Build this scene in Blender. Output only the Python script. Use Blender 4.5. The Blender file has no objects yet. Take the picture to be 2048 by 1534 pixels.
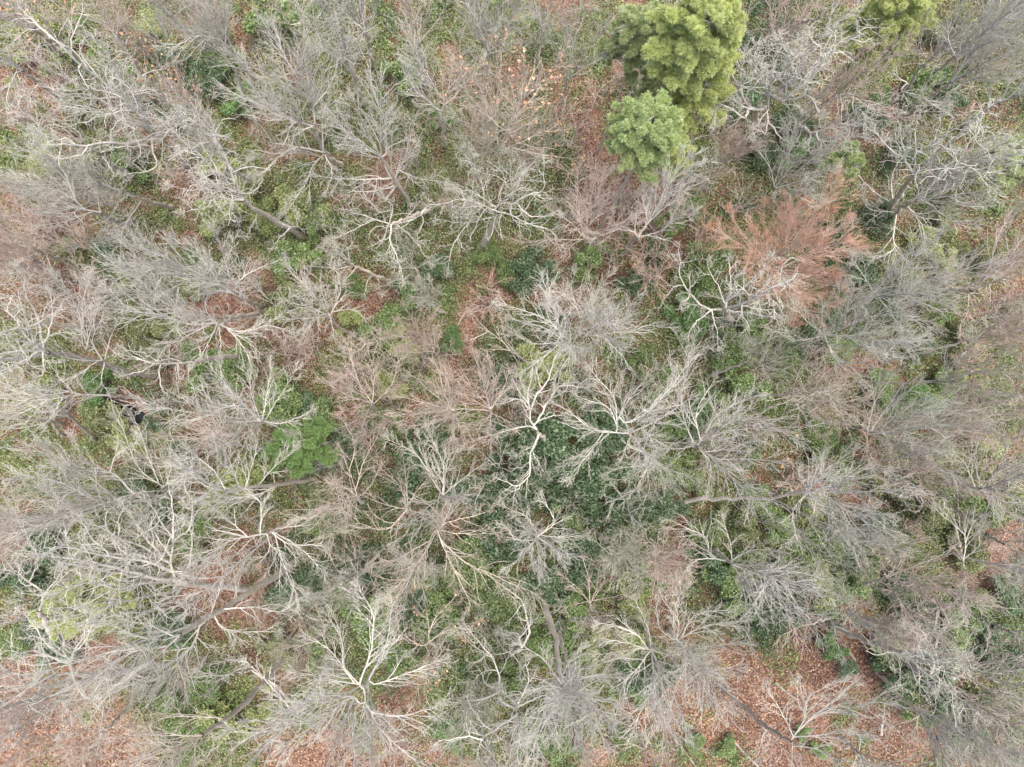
import bpy, math, random
import numpy as np
from math import radians, sin, cos, pi

# ------------------------------------------------------------------ camera, sky, sun, exposure
scene = bpy.context.scene
C = scene.collection
CAM_H = 50.0
TILT = radians(3.5)
FPX = 2048 * 24.0 / 36.0
cam_d = bpy.data.cameras.new('camera')
cam_d.lens = 24.0
cam_d.sensor_width = 36.0
cam_d.clip_start = 0.1
cam_d.clip_end = 2000.0
cam = bpy.data.objects.new('camera', cam_d)
cam.location = (0, 0, CAM_H)
cam.rotation_euler = (TILT, 0, 0)
C.objects.link(cam)
scene.camera = cam

SUN_EL = radians(80)
SUN_AZ = radians(75)      # clockwise from +Y: the light comes from the right
world = bpy.data.worlds.new('World')
scene.world = world
world.use_nodes = True
wn = world.node_tree
bg = wn.nodes['Background']
sky = wn.nodes.new('ShaderNodeTexSky')
sky.sky_type = 'NISHITA'
sky.sun_disc = False
sky.sun_elevation = SUN_EL
sky.sun_rotation = SUN_AZ
sky.dust_density = 4.0
sky.air_density = 0.7
sky.ozone_density = 0.0
wn.links.new(sky.outputs[0], bg.inputs['Color'])
bg.inputs['Strength'].default_value = 0.15
sun_d = bpy.data.lights.new('sun', 'SUN')
sun_d.energy = 1.5
sun_d.angle = radians(60)
sun_d.color = (1.0, 0.95, 0.88)
sun = bpy.data.objects.new('sun', sun_d)
sun.rotation_euler = (pi / 2 - SUN_EL, 0, pi - SUN_AZ)
C.objects.link(sun)
scene.view_settings.view_transform = 'Standard'
scene.view_settings.look = 'None'
scene.view_settings.gamma = 1.0
scene.view_settings.exposure = 1.52

# ------------------------------------------------------------------ pixel of the photo + height -> point
rs = np.random.RandomState(7)
rnd = random.Random(11)
NADIR = (1024.0, 767.0 + math.tan(TILT) * FPX)
TILES = dict(A=(0, 0), B=(680, 0), C=(1348, 0), D=(0, 500), E=(680, 500), F=(1348, 500),
             G=(0, 1009), H=(680, 1009), I=(1348, 1009))


def at(x, y, z):
    dx, dy = (x - 1024.0) / FPX, -(y - 767.0) / FPX
    yy = dy * cos(TILT) + sin(TILT)
    zz = dy * sin(TILT) - cos(TILT)
    t = (z - CAM_H) / zz
    return np.array((dx * t, yy * t, z))


def pix(p):
    p = np.asarray(p, float)
    x, y, z = p[..., 0], p[..., 1], p[..., 2] - CAM_H
    cy = y * cos(TILT) + z * sin(TILT)
    cz = -y * sin(TILT) + z * cos(TILT)
    return np.stack((1024 + FPX * x / -cz, 767 - FPX * cy / -cz), -1)


def tag(o, label=None, cat=None, group=None, kind=None):
    if label: o['label'] = label
    if cat: o['category'] = cat
    if group: o['group'] = group
    if kind: o['kind'] = kind
    return o


def empty(name, loc):
    o = bpy.data.objects.new(name, None)
    o.empty_display_size = 0.3
    o.location = [float(v) for v in loc]
    C.objects.link(o)
    return o


# ------------------------------------------------------------------ materials
def new_mat(name, rough=0.85):
    m = bpy.data.materials.new(name)
    m.use_nodes = True
    nt = m.node_tree
    b = nt.nodes['Principled BSDF']
    b.inputs['Roughness'].default_value = rough
    try:
        b.inputs['Specular IOR Level'].default_value = 0.25
    except KeyError:
        pass
    return m, nt, b


def ramp(nt, stops):
    r = nt.nodes.new('ShaderNodeValToRGB')
    e = r.color_ramp.elements
    while len(e) < len(stops):
        e.new(0.5)
    for k, (p, c) in enumerate(stops):
        e[k].position = p
        e[k].color = (*c, 1)
    return r


def bark_mat(name, dark, mid, light, scale=3.0, bump=0.4, vary=0.25):
    """mottled bark: noise patches of lichen over a darker ground, each tree a little different"""
    m, nt, b = new_mat(name, 0.9)
    tc = nt.nodes.new('ShaderNodeTexCoord')
    n1 = nt.nodes.new('ShaderNodeTexNoise')
    n1.inputs['Scale'].default_value = scale
    n1.inputs['Detail'].default_value = 6
    n1.inputs['Roughness'].default_value = 0.7
    nt.links.new(tc.outputs['Object'], n1.inputs['Vector'])
    r = ramp(nt, [(0.3, dark), (0.5, mid), (0.7, light)])
    nt.links.new(n1.outputs['Fac'], r.inputs['Fac'])
    oi = nt.nodes.new('ShaderNodeObjectInfo')
    mr = nt.nodes.new('ShaderNodeMapRange')
    mr.inputs['To Min'].default_value = 1.0 - vary
    mr.inputs['To Max'].default_value = 1.0 + vary * 0.6
    nt.links.new(oi.outputs['Random'], mr.inputs['Value'])
    hs = nt.nodes.new('ShaderNodeHueSaturation')
    nt.links.new(r.outputs['Color'], hs.inputs['Color'])
    nt.links.new(mr.outputs['Result'], hs.inputs['Value'])
    nt.links.new(hs.outputs['Color'], b.inputs['Base Color'])
    if bump:
        n2 = nt.nodes.new('ShaderNodeTexNoise')
        n2.inputs['Scale'].default_value = scale * 7
        n2.inputs['Detail'].default_value = 5
        nt.links.new(tc.outputs['Object'], n2.inputs['Vector'])
        bm = nt.nodes.new('ShaderNodeBump')
        bm.inputs['Strength'].default_value = bump
        bm.inputs['Distance'].default_value = 0.03
        nt.links.new(n2.outputs['Fac'], bm.inputs['Height'])
        nt.links.new(bm.outputs['Normal'], b.inputs['Normal'])
    return m


def leaf_mat(name, cols, rough=0.6, trans=0.25, vary=0.2):
    """every leaf takes its own shade out of the ramp"""
    m, nt, b = new_mat(name, rough)
    g = nt.nodes.new('ShaderNodeNewGeometry')
    n = len(cols)
    r = ramp(nt, [(i / (n - 1), c) for i, c in enumerate(cols)])
    nt.links.new(g.outputs['Random Per Island'], r.inputs['Fac'])
    oi = nt.nodes.new('ShaderNodeObjectInfo')
    mr = nt.nodes.new('ShaderNodeMapRange')
    mr.inputs['To Min'].default_value = 1.0 - vary
    mr.inputs['To Max'].default_value = 1.0 + vary
    nt.links.new(oi.outputs['Random'], mr.inputs['Value'])
    hs = nt.nodes.new('ShaderNodeHueSaturation')
    nt.links.new(r.outputs['Color'], hs.inputs['Color'])
    nt.links.new(mr.outputs['Result'], hs.inputs['Value'])
    nt.links.new(hs.outputs['Color'], b.inputs['Base Color'])
    tr = nt.nodes.new('ShaderNodeBsdfTranslucent')
    nt.links.new(hs.outputs['Color'], tr.inputs['Color'])
    mx = nt.nodes.new('ShaderNodeMixShader')
    mx.inputs['Fac'].default_value = trans
    out = nt.nodes['Material Output']
    nt.links.new(b.outputs[0], mx.inputs[1])
    nt.links.new(tr.outputs[0], mx.inputs[2])
    nt.links.new(mx.outputs[0], out.inputs['Surface'])
    return m


M = {}
# bark of limbs
M['white'] = bark_mat('bark_white', (.27, .255, .215), (.46, .44, .385), (.60, .58, .52))
M['grey'] = bark_mat('bark_grey', (.27, .26, .22), (.42, .41, .36), (.57, .56, .50))
M['olive'] = bark_mat('bark_olive', (.23, .22, .17), (.38, .37, .29), (.52, .51, .43))
M['tan'] = bark_mat('bark_tan', (.30, .25, .20), (.47, .41, .34), (.62, .57, .49))
M['pink'] = bark_mat('bark_pink', (.30, .24, .21), (.46, .39, .34), (.58, .51, .46))
M['trunk'] = bark_mat('trunk_bark', (.40, .34, .27), (.55, .48, .39), (.68, .62, .53), 4.0, 0.8)
M['trunk_dark'] = bark_mat('trunk_bark_dark', (.22, .19, .155), (.34, .30, .25), (.50, .455, .39), 4.0, 0.8)
# twigs
M['tw_white'] = bark_mat('twig_white', (.42, .40, .34), (.50, .48, .41), (.60, .58, .51), 1.2, 0)
M['tw_grey'] = bark_mat('twig_grey', (.37, .36, .29), (.45, .44, .36), (.54, .53, .44), 1.2, 0)
M['tw_olive'] = bark_mat('twig_olive', (.32, .32, .24), (.41, .41, .32), (.49, .49, .40), 1.2, 0)
M['tw_tan'] = bark_mat('twig_tan', (.34, .28, .21), (.43, .36, .28), (.52, .45, .36), 1.2, 0)
M['tw_pink'] = bark_mat('twig_pink', (.40, .31, .25), (.49, .39, .32), (.58, .49, .41), 1.2, 0)
M['tw_red'] = bark_mat('twig_red', (.54, .27, .15), (.64, .41, .31), (.62, .53, .45), 0.6, 0)
# leaves
M['lf_tan'] = leaf_mat('dead_leaves_tan', [(.42, .22, .12), (.58, .36, .22), (.70, .48, .33)])
M['lf_orange'] = leaf_mat('dead_leaves_orange', [(.42, .17, .04), (.58, .28, .07), (.62, .40, .12)])
M['lf_g'] = leaf_mat('leaves_green', [(.065, .11, .035), (.18, .255, .09), (.34, .42, .20)])
M['lf_d'] = leaf_mat('leaves_dark', [(.04, .07, .035), (.10, .155, .075), (.24, .32, .19)], 0.4)
M['lf_l'] = leaf_mat('leaves_light', [(.14, .18, .05), (.28, .33, .125), (.43, .475, .23)])
M['lf_m'] = leaf_mat('leaves_olive', [(.10, .125, .05), (.21, .24, .11), (.34, .37, .19)])
M['lf_y'] = leaf_mat('leaves_lime', [(.17, .24, .04), (.26, .34, .07), (.34, .42, .12)])
M['lf_b'] = leaf_mat('leaves_bright', [(.07, .13, .035), (.14, .235, .085), (.25, .36, .17)])
M['needle_y'] = leaf_mat('needles_yellow_green', [(.42, .49, .16), (.58, .64, .27), (.70, .74, .43)], .5, .5, .06)
M['needle_g'] = leaf_mat('needles_green', [(.32, .42, .16), (.50, .60, .28), (.66, .72, .44)], .5, .5, .06)
M['needle_o'] = leaf_mat('needles_olive', [(.34, .41, .18), (.50, .57, .30), (.62, .67, .42)], .5, .5, .06)
M['needle_b'] = leaf_mat('needles_bright_green', [(.19, .32, .10), (.30, .45, .17), (.44, .57, .28)], .5, .5, .06)
M['litter'] = leaf_mat('litter_leaves', [(.085, .042, .026), (.16, .08, .052), (.24, .13, .085), (.40, .28, .20), (.12, .058, .036)], .8, .1, 0)
M['litter_o'] = leaf_mat('litter_leaves_orange', [(.19, .09, .045), (.31, .165, .08), (.42, .265, .15), (.52, .39, .27)], .8, .1, 0)


# ------------------------------------------------------------------ mesh helpers
def mesh_np(name, verts, quads, tris=None):
    me = bpy.data.meshes.new(name)
    verts = np.ascontiguousarray(verts, np.float32)
    nq = len(quads)
    nt_ = 0 if tris is None else len(tris)
    me.vertices.add(len(verts))
    me.vertices.foreach_set('co', verts.ravel())
    me.loops.add(nq * 4 + nt_ * 3)
    li = quads.ravel() if nt_ == 0 else np.concatenate((np.asarray(quads).ravel(), tris.ravel()))
    me.loops.foreach_set('vertex_index', np.ascontiguousarray(li, np.int32))
    me.polygons.add(nq + nt_)
    st = np.arange(nq) * 4
    if nt_:
        st = np.concatenate((st, nq * 4 + np.arange(nt_) * 3))
    me.polygons.foreach_set('loop_start', st.astype(np.int32))
    me.update(calc_edges=True)
    return me


def link(name, me, mat, parent=None, smooth=True):
    if mat is not None:
        me.materials.append(mat)
    if smooth and len(me.polygons):
        me.polygons.foreach_set('use_smooth', np.ones(len(me.polygons), bool))
    o = bpy.data.objects.new(name, me)
    C.objects.link(o)
    if parent is not None:
        o.parent = parent
    return o


def norm(v):
    return v / np.maximum(np.linalg.norm(v, axis=-1, keepdims=True), 1e-9)


def tubes(pts, rad, sides):
    """pts (N,K,3), rad (N,K) -> verts, quads, closed to a point at the tip"""
    N, K, _ = pts.shape
    tan = np.empty_like(pts)
    tan[:, 1:-1] = pts[:, 2:] - pts[:, :-2]
    tan[:, 0] = pts[:, 1] - pts[:, 0]
    tan[:, -1] = pts[:, -1] - pts[:, -2]
    tan = norm(tan)
    chord = norm(pts[:, -1] - pts[:, 0])
    ref = np.where(np.abs(chord[:, 2:3]) > 0.8, np.array([[1., 0.13, 0.]]), np.array([[0.08, 0.05, 1.]]))
    u = norm(np.cross(tan, ref[:, None, :]))
    v = np.cross(tan, u)
    a = np.arange(sides) * 2 * pi / sides
    ring = u[:, :, None, :] * np.cos(a)[None, None, :, None] + v[:, :, None, :] * np.sin(a)[None, None, :, None]
    V = pts[:, :, None, :] + ring * rad[:, :, None, None]
    V = V.reshape(-1, 3)
    base = (np.arange(N) * K * sides)[:, None, None]
    k = (np.arange(K - 1) * sides)[None, :, None]
    s = np.arange(sides)[None, None, :]
    s2 = (s + 1) % sides
    q = np.stack((base + k + s, base + k + s2, base + k + sides + s2, base + k + sides + s), -1).reshape(-1, 4)
    return V, q


def join(parts):
    vs, qs, off = [], [], 0
    for v, q in parts:
        vs.append(v)
        qs.append(q + off)
        off += len(v)
    return np.concatenate(vs), np.concatenate(qs)


def catmull(pts, K):
    p = np.asarray(pts, float)
    if len(p) == 2:
        t = np.linspace(0, 1, K)[:, None]
        return p[0] * (1 - t) + p[1] * t
    d = np.concatenate(([0], np.cumsum(np.linalg.norm(np.diff(p, axis=0), axis=1))))
    d /= d[-1]
    e = np.vstack((2 * p[0] - p[1], p, 2 * p[-1] - p[-2]))
    out = []
    for t in np.linspace(0, 1, K):
        i = min(max(np.searchsorted(d, t, 'right') - 1, 0), len(p) - 2)
        s = (t - d[i]) / max(d[i + 1] - d[i], 1e-9)
        a, b, c, f = e[i], e[i + 1], e[i + 2], e[i + 3]
        out.append(0.5 * ((2 * b) + (c - a) * s + (2 * a - 5 * b + 4 * c - f) * s * s + (3 * b - a - 3 * c + f) * s ** 3))
    return np.array(out)


UP = np.array([0., 0., 1.])


def spawn(P, R, n, t0, t1, lenf, ang, up, crook, K, rmax, rmin, lmin=0.25, lmax=9.):
    """children along N parent polylines; n = children per parent; returns pts, rad, parent index"""
    N, KP, _ = P.shape
    n = np.broadcast_to(np.asarray(n), (N,))
    idx = np.repeat(np.arange(N), n)
    if len(idx) == 0:
        return np.zeros((0, K, 3)), np.zeros((0, K)), idx
    seq = np.concatenate([np.arange(m) for m in n]) if N else np.zeros(0)
    t = t0 + (t1 - t0) * (seq + rs.rand(len(idx))) / n[idx]
    x = t * (KP - 1)
    i = np.minimum(x.astype(int), KP - 2)
    fr = (x - i)[:, None]
    A, B = P[idx, i], P[idx, i + 1]
    pos = A * (1 - fr) + B * fr
    tg = norm(B - A)
    rp = R[idx, i] * (1 - fr[:, 0]) + R[idx, i + 1] * fr[:, 0]
    Lp = np.linalg.norm(np.diff(P, axis=1), axis=2).sum(1)[idx]
    rv = rs.randn(len(idx), 3)
    perp = norm(rv - (rv * tg).sum(1, keepdims=True) * tg)
    down = perp[:, 2] < 0
    perp[down, 2] *= 0.3
    a = rs.uniform(ang[0], ang[1], len(idx))[:, None]
    d = norm(tg * np.cos(a) + norm(perp) * np.sin(a) + UP * up)
    L = np.clip(Lp * lenf * (1.1 - 0.6 * t) * rs.uniform(0.65, 1.3, len(idx)), lmin, lmax)
    pts = np.empty((len(idx), K, 3))
    pts[:, 0] = pos
    step = (L / (K - 1))[:, None]
    for k in range(1, K):
        pts[:, k] = pts[:, k - 1] + d * step
        d = norm(d + rs.randn(len(idx), 3) * crook * 1.35 + UP * up * 0.22)
    r0 = np.clip(np.minimum(rp * 0.75, 0.0125 * L + 0.006), rmin, rmax)
    rad = r0[:, None] * np.linspace(1, 0.4, K)[None, :]
    return pts, np.maximum(rad, rmin * 0.55), idx


KIND = {   # limb bark, twig bark, crook, branch angles, counts per level, limb radius, upward pull
    'G': ('white', 'tw_white', .22, (.55, 1.2), (8, 5, 2), .088, .05),
    'H': ('grey', 'tw_grey', .20, (.55, 1.15), (8, 5, 3), .070, .05),
    'F': ('white', 'tw_white', .085, (.3, .72), (11, 5, 3), .060, .10),
    'S': ('grey', 'tw_grey', .075, (.28, .68), (11, 5, 3), .050, .11),
    'O': ('olive', 'tw_olive', .09, (.3, .75), (10, 5, 2), .045, .10),
    'T': ('tan', 'tw_tan', .12, (.35, .85), (10, 5, 2), .050, .10),
    'P': ('pink', 'tw_pink', .075, (.28, .7), (10, 6, 2), .044, .11),
    'R': ('pink', 'tw_red', .07, (.28, .75), (12, 8, 5), .040, .10),
}


# ------------------------------------------------------------------ a bare tree: trunk, limbs (each with its twigs), clinging leaves
def parse(tile, s):
    x0, y0 = TILES[tile]
    out = []
    for w in s.split():
        if w[0] in TILES:
            ox, oy = TILES[w[0]]
            w = w[1:]
        else:
            ox, oy = x0, y0
        u, v = w.split(',')
        out.append((ox + float(u) / 2.9214, oy + float(v) / 2.9214))
    return np.array(out)


def limb_points(pp, cand_px, cand_3, zt):
    """pixel polyline -> 3D: starts on the nearest piece of the tree, climbs as it goes outward"""
    d = np.linalg.norm(cand_px - pp[0], axis=1)
    j = int(np.argmin(d))
    z = cand_3[j][2]
    pts = [cand_3[j]]
    start = 0 if d[j] > 12 else 1
    prev = cand_px[j]
    for q in pp[start:]:
        seg = q - prev
        L = np.linalg.norm(seg)
        r = prev - NADIR
        rl = np.linalg.norm(r) + 1e-6
        c = float(np.dot(seg, r) / (L * rl + 1e-6))
        slope = 0.22 + 0.95 * max(0., c) * min(1., rl / 520.)
        z = min(z + L * (CAM_H - z) / FPX * slope, zt)
        pts.append(at(q[0], q[1], z))
        prev = q
    return pts


def leaf_cards(P, n, size, spread, flat=0.0):
    """n small bent quads around each point of P"""
    Q = np.repeat(P, n, axis=0) + rs.randn(len(P) * n, 3) * spread
    m = len(Q)
    a = norm(rs.randn(m, 3))
    if flat:
        a[:, 2] *= (1 - flat)
        a = norm(a)
    b = norm(np.cross(a, norm(rs.randn(m, 3) * (1 - flat * .7) + UP * flat * 1.5)))
    s = size * rs.uniform(.6, 1.3, (m, 1))
    w = s * rs.uniform(.45, .8, (m, 1))
    nrm = np.cross(a, b)
    v = np.stack((Q - a * s * .5, Q - b * w * .5 + nrm * s * .12, Q + a * s * .5, Q + b * w * .5 + nrm * s * .12), 1)
    q = np.arange(m * 4).reshape(m, 4)
    return v.reshape(-1, 3), q


TREES = []


def bare_tree(name, tile, kind, label, base, fork, zf=None, dz=7.0, R=150, auto=5, limbs='', leaves=0, leafmat='lf_tan',
              r0=None, dark=False, group='bare trees of the winter wood'):
    bk, tk, crook, ang, cnt, rl, up = KIND[kind]
    fp = parse(tile, fork)
    if base:
        bp = parse(tile, base)
        B = at(bp[0][0], bp[0][1], 0)
        if zf is None:
            zs = np.linspace(4, 19, 60)
            dd = [np.linalg.norm((at(fp[-1][0], fp[-1][1], z) - B)[:2]) for z in zs]
            zf = float(zs[int(np.argmin(dd))])
        path = [B]
        mid = list(bp[1:]) + list(fp)
        tot = np.linalg.norm(mid[-1] - bp[0]) + 1e-6
        for q in mid:
            f = np.linalg.norm(q - bp[0]) / tot
            path.append(at(q[0], q[1], zf * f))
    else:
        zf = zf or 12.0
        F = at(fp[-1][0], fp[-1][1], zf)
        B = np.array((F[0] * .97 + rnd.uniform(-.6, .6), F[1] * .97 + rnd.uniform(-.6, .6), 0))
        path = [B, (B + F) / 2 + np.array((rnd.uniform(-.2, .2), rnd.uniform(-.2, .2), 0))]
        for i, q in enumerate(fp):
            path.append(at(q[0], q[1], zf - (len(fp) - 1 - i) * 0.8))
    zt = min(zf + dz, 25.0)
    F = path[-1]
    root = empty(name, B)
    tag(root, label, 'tree', group)
    org = np.array(B)
    # trunk
    K = 16
    tp = catmull(path, K)
    tp[1:-1] += rs.randn(K - 2, 3) * np.array((.05, .05, 0))
    rb = (r0 or rl * 3.0) * (.85 if zf > 9.5 else .6)
    tr = rb * (1.0 - .52 * np.linspace(0, 1, K)) * (1 + .06 * rs.randn(K))
    tr[0] *= 1.5
    v, q = tubes(tp[None] - org, tr[None], 10)
    link('trunk', mesh_np('trunk', v, q), M['trunk_dark' if dark else 'trunk'] if kind not in 'GF' or dark else M['trunk'], root)
    fine = np.array([catmull(path, 40)])[0]
    cand3 = list(fine[10:])
    candp = list(pix(fine[10:]))
    L0 = []
    for s in [x for x in limbs.split(';') if x.strip()]:
        pp = parse(tile, s)
        p3 = limb_points(pp, np.array(candp), cand3, zt)
        if len(p3) < 2:
            continue
        # the thin end goes on beyond what can be followed in the photo
        e = norm(p3[-1] - p3[-2])
        ln = sum(np.linalg.norm(p3[i + 1] - p3[i]) for i in range(len(p3) - 1))
        p3.append(p3[-1] + (e + UP * .25) * min(.10 * ln + .2, .7))
        c = catmull(p3, 14)
        w = np.cumsum(rs.randn(14, 3), axis=0) * crook * .14
        w -= w[0] + (w[-1] - w[0]) * np.linspace(0, 1, 14)[:, None]
        c = c + w
        c[1:-1] += rs.randn(12, 3) * (.012 + .12 * crook * min(1., ln / 6.)) * .6
        rr = min(rl * 1.15, rl * (.36 + .10 * ln))
        L0.append((c, rr * np.linspace(1, .22, 14)))
        cand3 += list(c[1:-2])
        candp += list(pix(c[1:-2]))
    a0 = rnd.uniform(0, 6.28)
    for k in range(auto):
        az = a0 + 2 * pi * k / max(auto, 1) + rnd.uniform(-.35, .35)
        rad = R * (CAM_H - zt) / FPX * rnd.uniform(.5, .88)
        i0 = rnd.randint(11, 15)
        s0 = tp[i0]
        ze = zf + (zt - zf) * rnd.uniform(.6, 1.0)
        n = 14
        t = np.linspace(0, 1, n)[:, None]
        d2 = np.array((cos(az), sin(az), 0.))
        c = s0 + d2 * rad * t ** .9 + UP * (ze - s0[2]) * (t ** (.85 if kind in 'GH' else .8))
        w = np.cumsum(rs.randn(n, 3), axis=0) * crook * .16
        w -= w[0]
        c = c + w
        L0.append((c, rl * rnd.uniform(.6, .95) * np.linspace(1, .22, n)))
    n1, n2, n3 = cnt
    for c, rr in L0:
        ln = np.linalg.norm(np.diff(c, axis=0), axis=1).sum()
        c = c - org
        P0, R0 = c[None], rr[None]
        m1 = max(3, int(n1 * min(1.8, ln / 3.6)))
        P1, R1, _ = spawn(P0, R0, m1, .12, .98, .42, ang, up, crook, 8, rl * .5, .012, .6, 2.5)
        # the leading shoots at the tip
        T1, S1, _ = spawn(P0, R0, 3, .93, 1.0, .25, (.05, .5), up, crook, 8, rl * .4, .011, .5, 1.6)
        P1, R1 = np.concatenate((P1, T1)), np.concatenate((R1, S1))
        P2, R2, _ = spawn(P1, R1, n2, .12, 1.0, .50, ang, up, crook, 5, .017, .0088, .3, 1.3)
        P3, R3, _ = spawn(P2, R2, n3, .1, 1.0, .52, ang, up, crook * 1.2, 3, .0092, .006, .18, .65)
        v, q = join([tubes(P0, R0, 8), tubes(P1, R1, 5)])
        lo = link('limb', mesh_np('limb', v, q), M[bk], root)
        v, q = join([tubes(P2, R2, 3), tubes(P3, R3, 3)])
        link('twig_sprays', mesh_np('twig_sprays', v, q), M[tk], lo, False)
        if leaves:
            tips = P3[:, 2][rs.rand(len(P3)) < leaves * (.3 + 1.4 * rnd.random())]
            if len(tips) > 3:
                v, q = leaf_cards(tips, 2, .17, .07)
                link('clinging_leaves', mesh_np('clinging_leaves', v, q), M[leafmat], lo, False)
    TREES.append((root, pix(F)))
    return root


# ------------------------------------------------------------------ pine: trunk, whorled limbs, tufts of needles
def pine(name, label, cx, cy, rad_px, ztop, depth, mat, base=None, tuft=.26, dens=1.0, squash=1.0, lobes=None, cat='tree', group='green pines among the bare trees', name_leaf='needles'):
    """crown centred on a photo pixel, ztop high, depth from top to the lowest limb"""
    T = at(cx, cy, ztop - depth * .38)
    T[2] = ztop
    B = at(*base, 0) if base else np.array((T[0] * .98, T[1] * .98, 0))
    Rm = rad_px * 1.02 * (CAM_H - ztop + depth * .4) / FPX
    root = empty(name, B)
    tag(root, label, cat, group)
    tp = catmull([B, (B + T) / 2 + np.array((.2, -.15, 0)), T - UP * .3], 14)
    rb = max(.05, Rm * .075)
    v, q = tubes(tp[None] - B, (rb * np.linspace(1, .2, 14))[None], 10)
    link('trunk', mesh_np('trunk', v, q), M['trunk'], root)
    nl = max(14, int(36 * min(1.4, Rm / 2.0)))
    for k in range(nl):
        h = (k + rnd.random() * .6) / nl
        z0 = ztop - .3 - depth * (1 - h) * .95
        f = (z0 / max(tp[-1][2], 1e-6))
        s0 = tp[min(13, int(f * 13))] * 1.0
        s0 = np.array((s0[0], s0[1], z0))
        az = k * 2.399 + rnd.uniform(-.3, .3)
        prof = math.sqrt(max(0.06, 1 - (h * .96) ** 2.0)) * rnd.uniform(.88, 1.04)
        if lobes:
            prof *= 1 + lobes * math.sin(az * 2 + 1.1)
        L = Rm * prof
        dirv = np.array((cos(az), sin(az) * squash, .0))
        t = np.linspace(0, 1, 9)[:, None]
        c = s0 + dirv * L * t + UP * (L * .38 * t ** 1.4) + np.cumsum(rs.randn(9, 3), 0) * .03
        c -= B
        rr = (rb * .35 * np.linspace(1, .3, 9))
        P0, R0 = c[None], rr[None]
        P1, R1, _ = spawn(P0, R0, max(6, int(8 * L)), .2, 1., .42, (.4, .95), .3, .12, 5, rb * .25, .012, .3, 1.5)
        P2, R2, _ = spawn(P1, R1, 4, .2, 1., .5, (.4, .9), .35, .1, 3, .014, .008, .18, .6)
        v, q = join([tubes(P0, R0, 6), tubes(P1, R1, 4), tubes(P2, R2, 3)])
        lo = link('limb', mesh_np('limb', v, q), M['grey'], root)
        tips = np.concatenate((P1[:, -1], P2[:, -1], P0[:, -1]))
        tips = tips[rs.rand(len(tips)) < dens * .9]
        if len(tips) < 2:
            continue
        nb = 84
        m = len(tips) * nb
        Q = np.repeat(tips, nb, axis=0)
        d = norm(rs.randn(m, 3) + UP * .35)
        ln = tuft * .82 * rs.uniform(.75, 1.05, (m, 1))
        w = norm(np.cross(d, rs.randn(m, 3))) * (tuft * .045 + .002)
        b0 = Q + d * ln * .1
        v = np.stack((b0 - w, b0 + w, Q + d * ln + w * .5, Q + d * ln - w * .5), 1).reshape(-1, 3)
        link(name_leaf, mesh_np(name_leaf, v, np.arange(m * 4).reshape(m, 4)), M[mat], lo, False)
    return root


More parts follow.
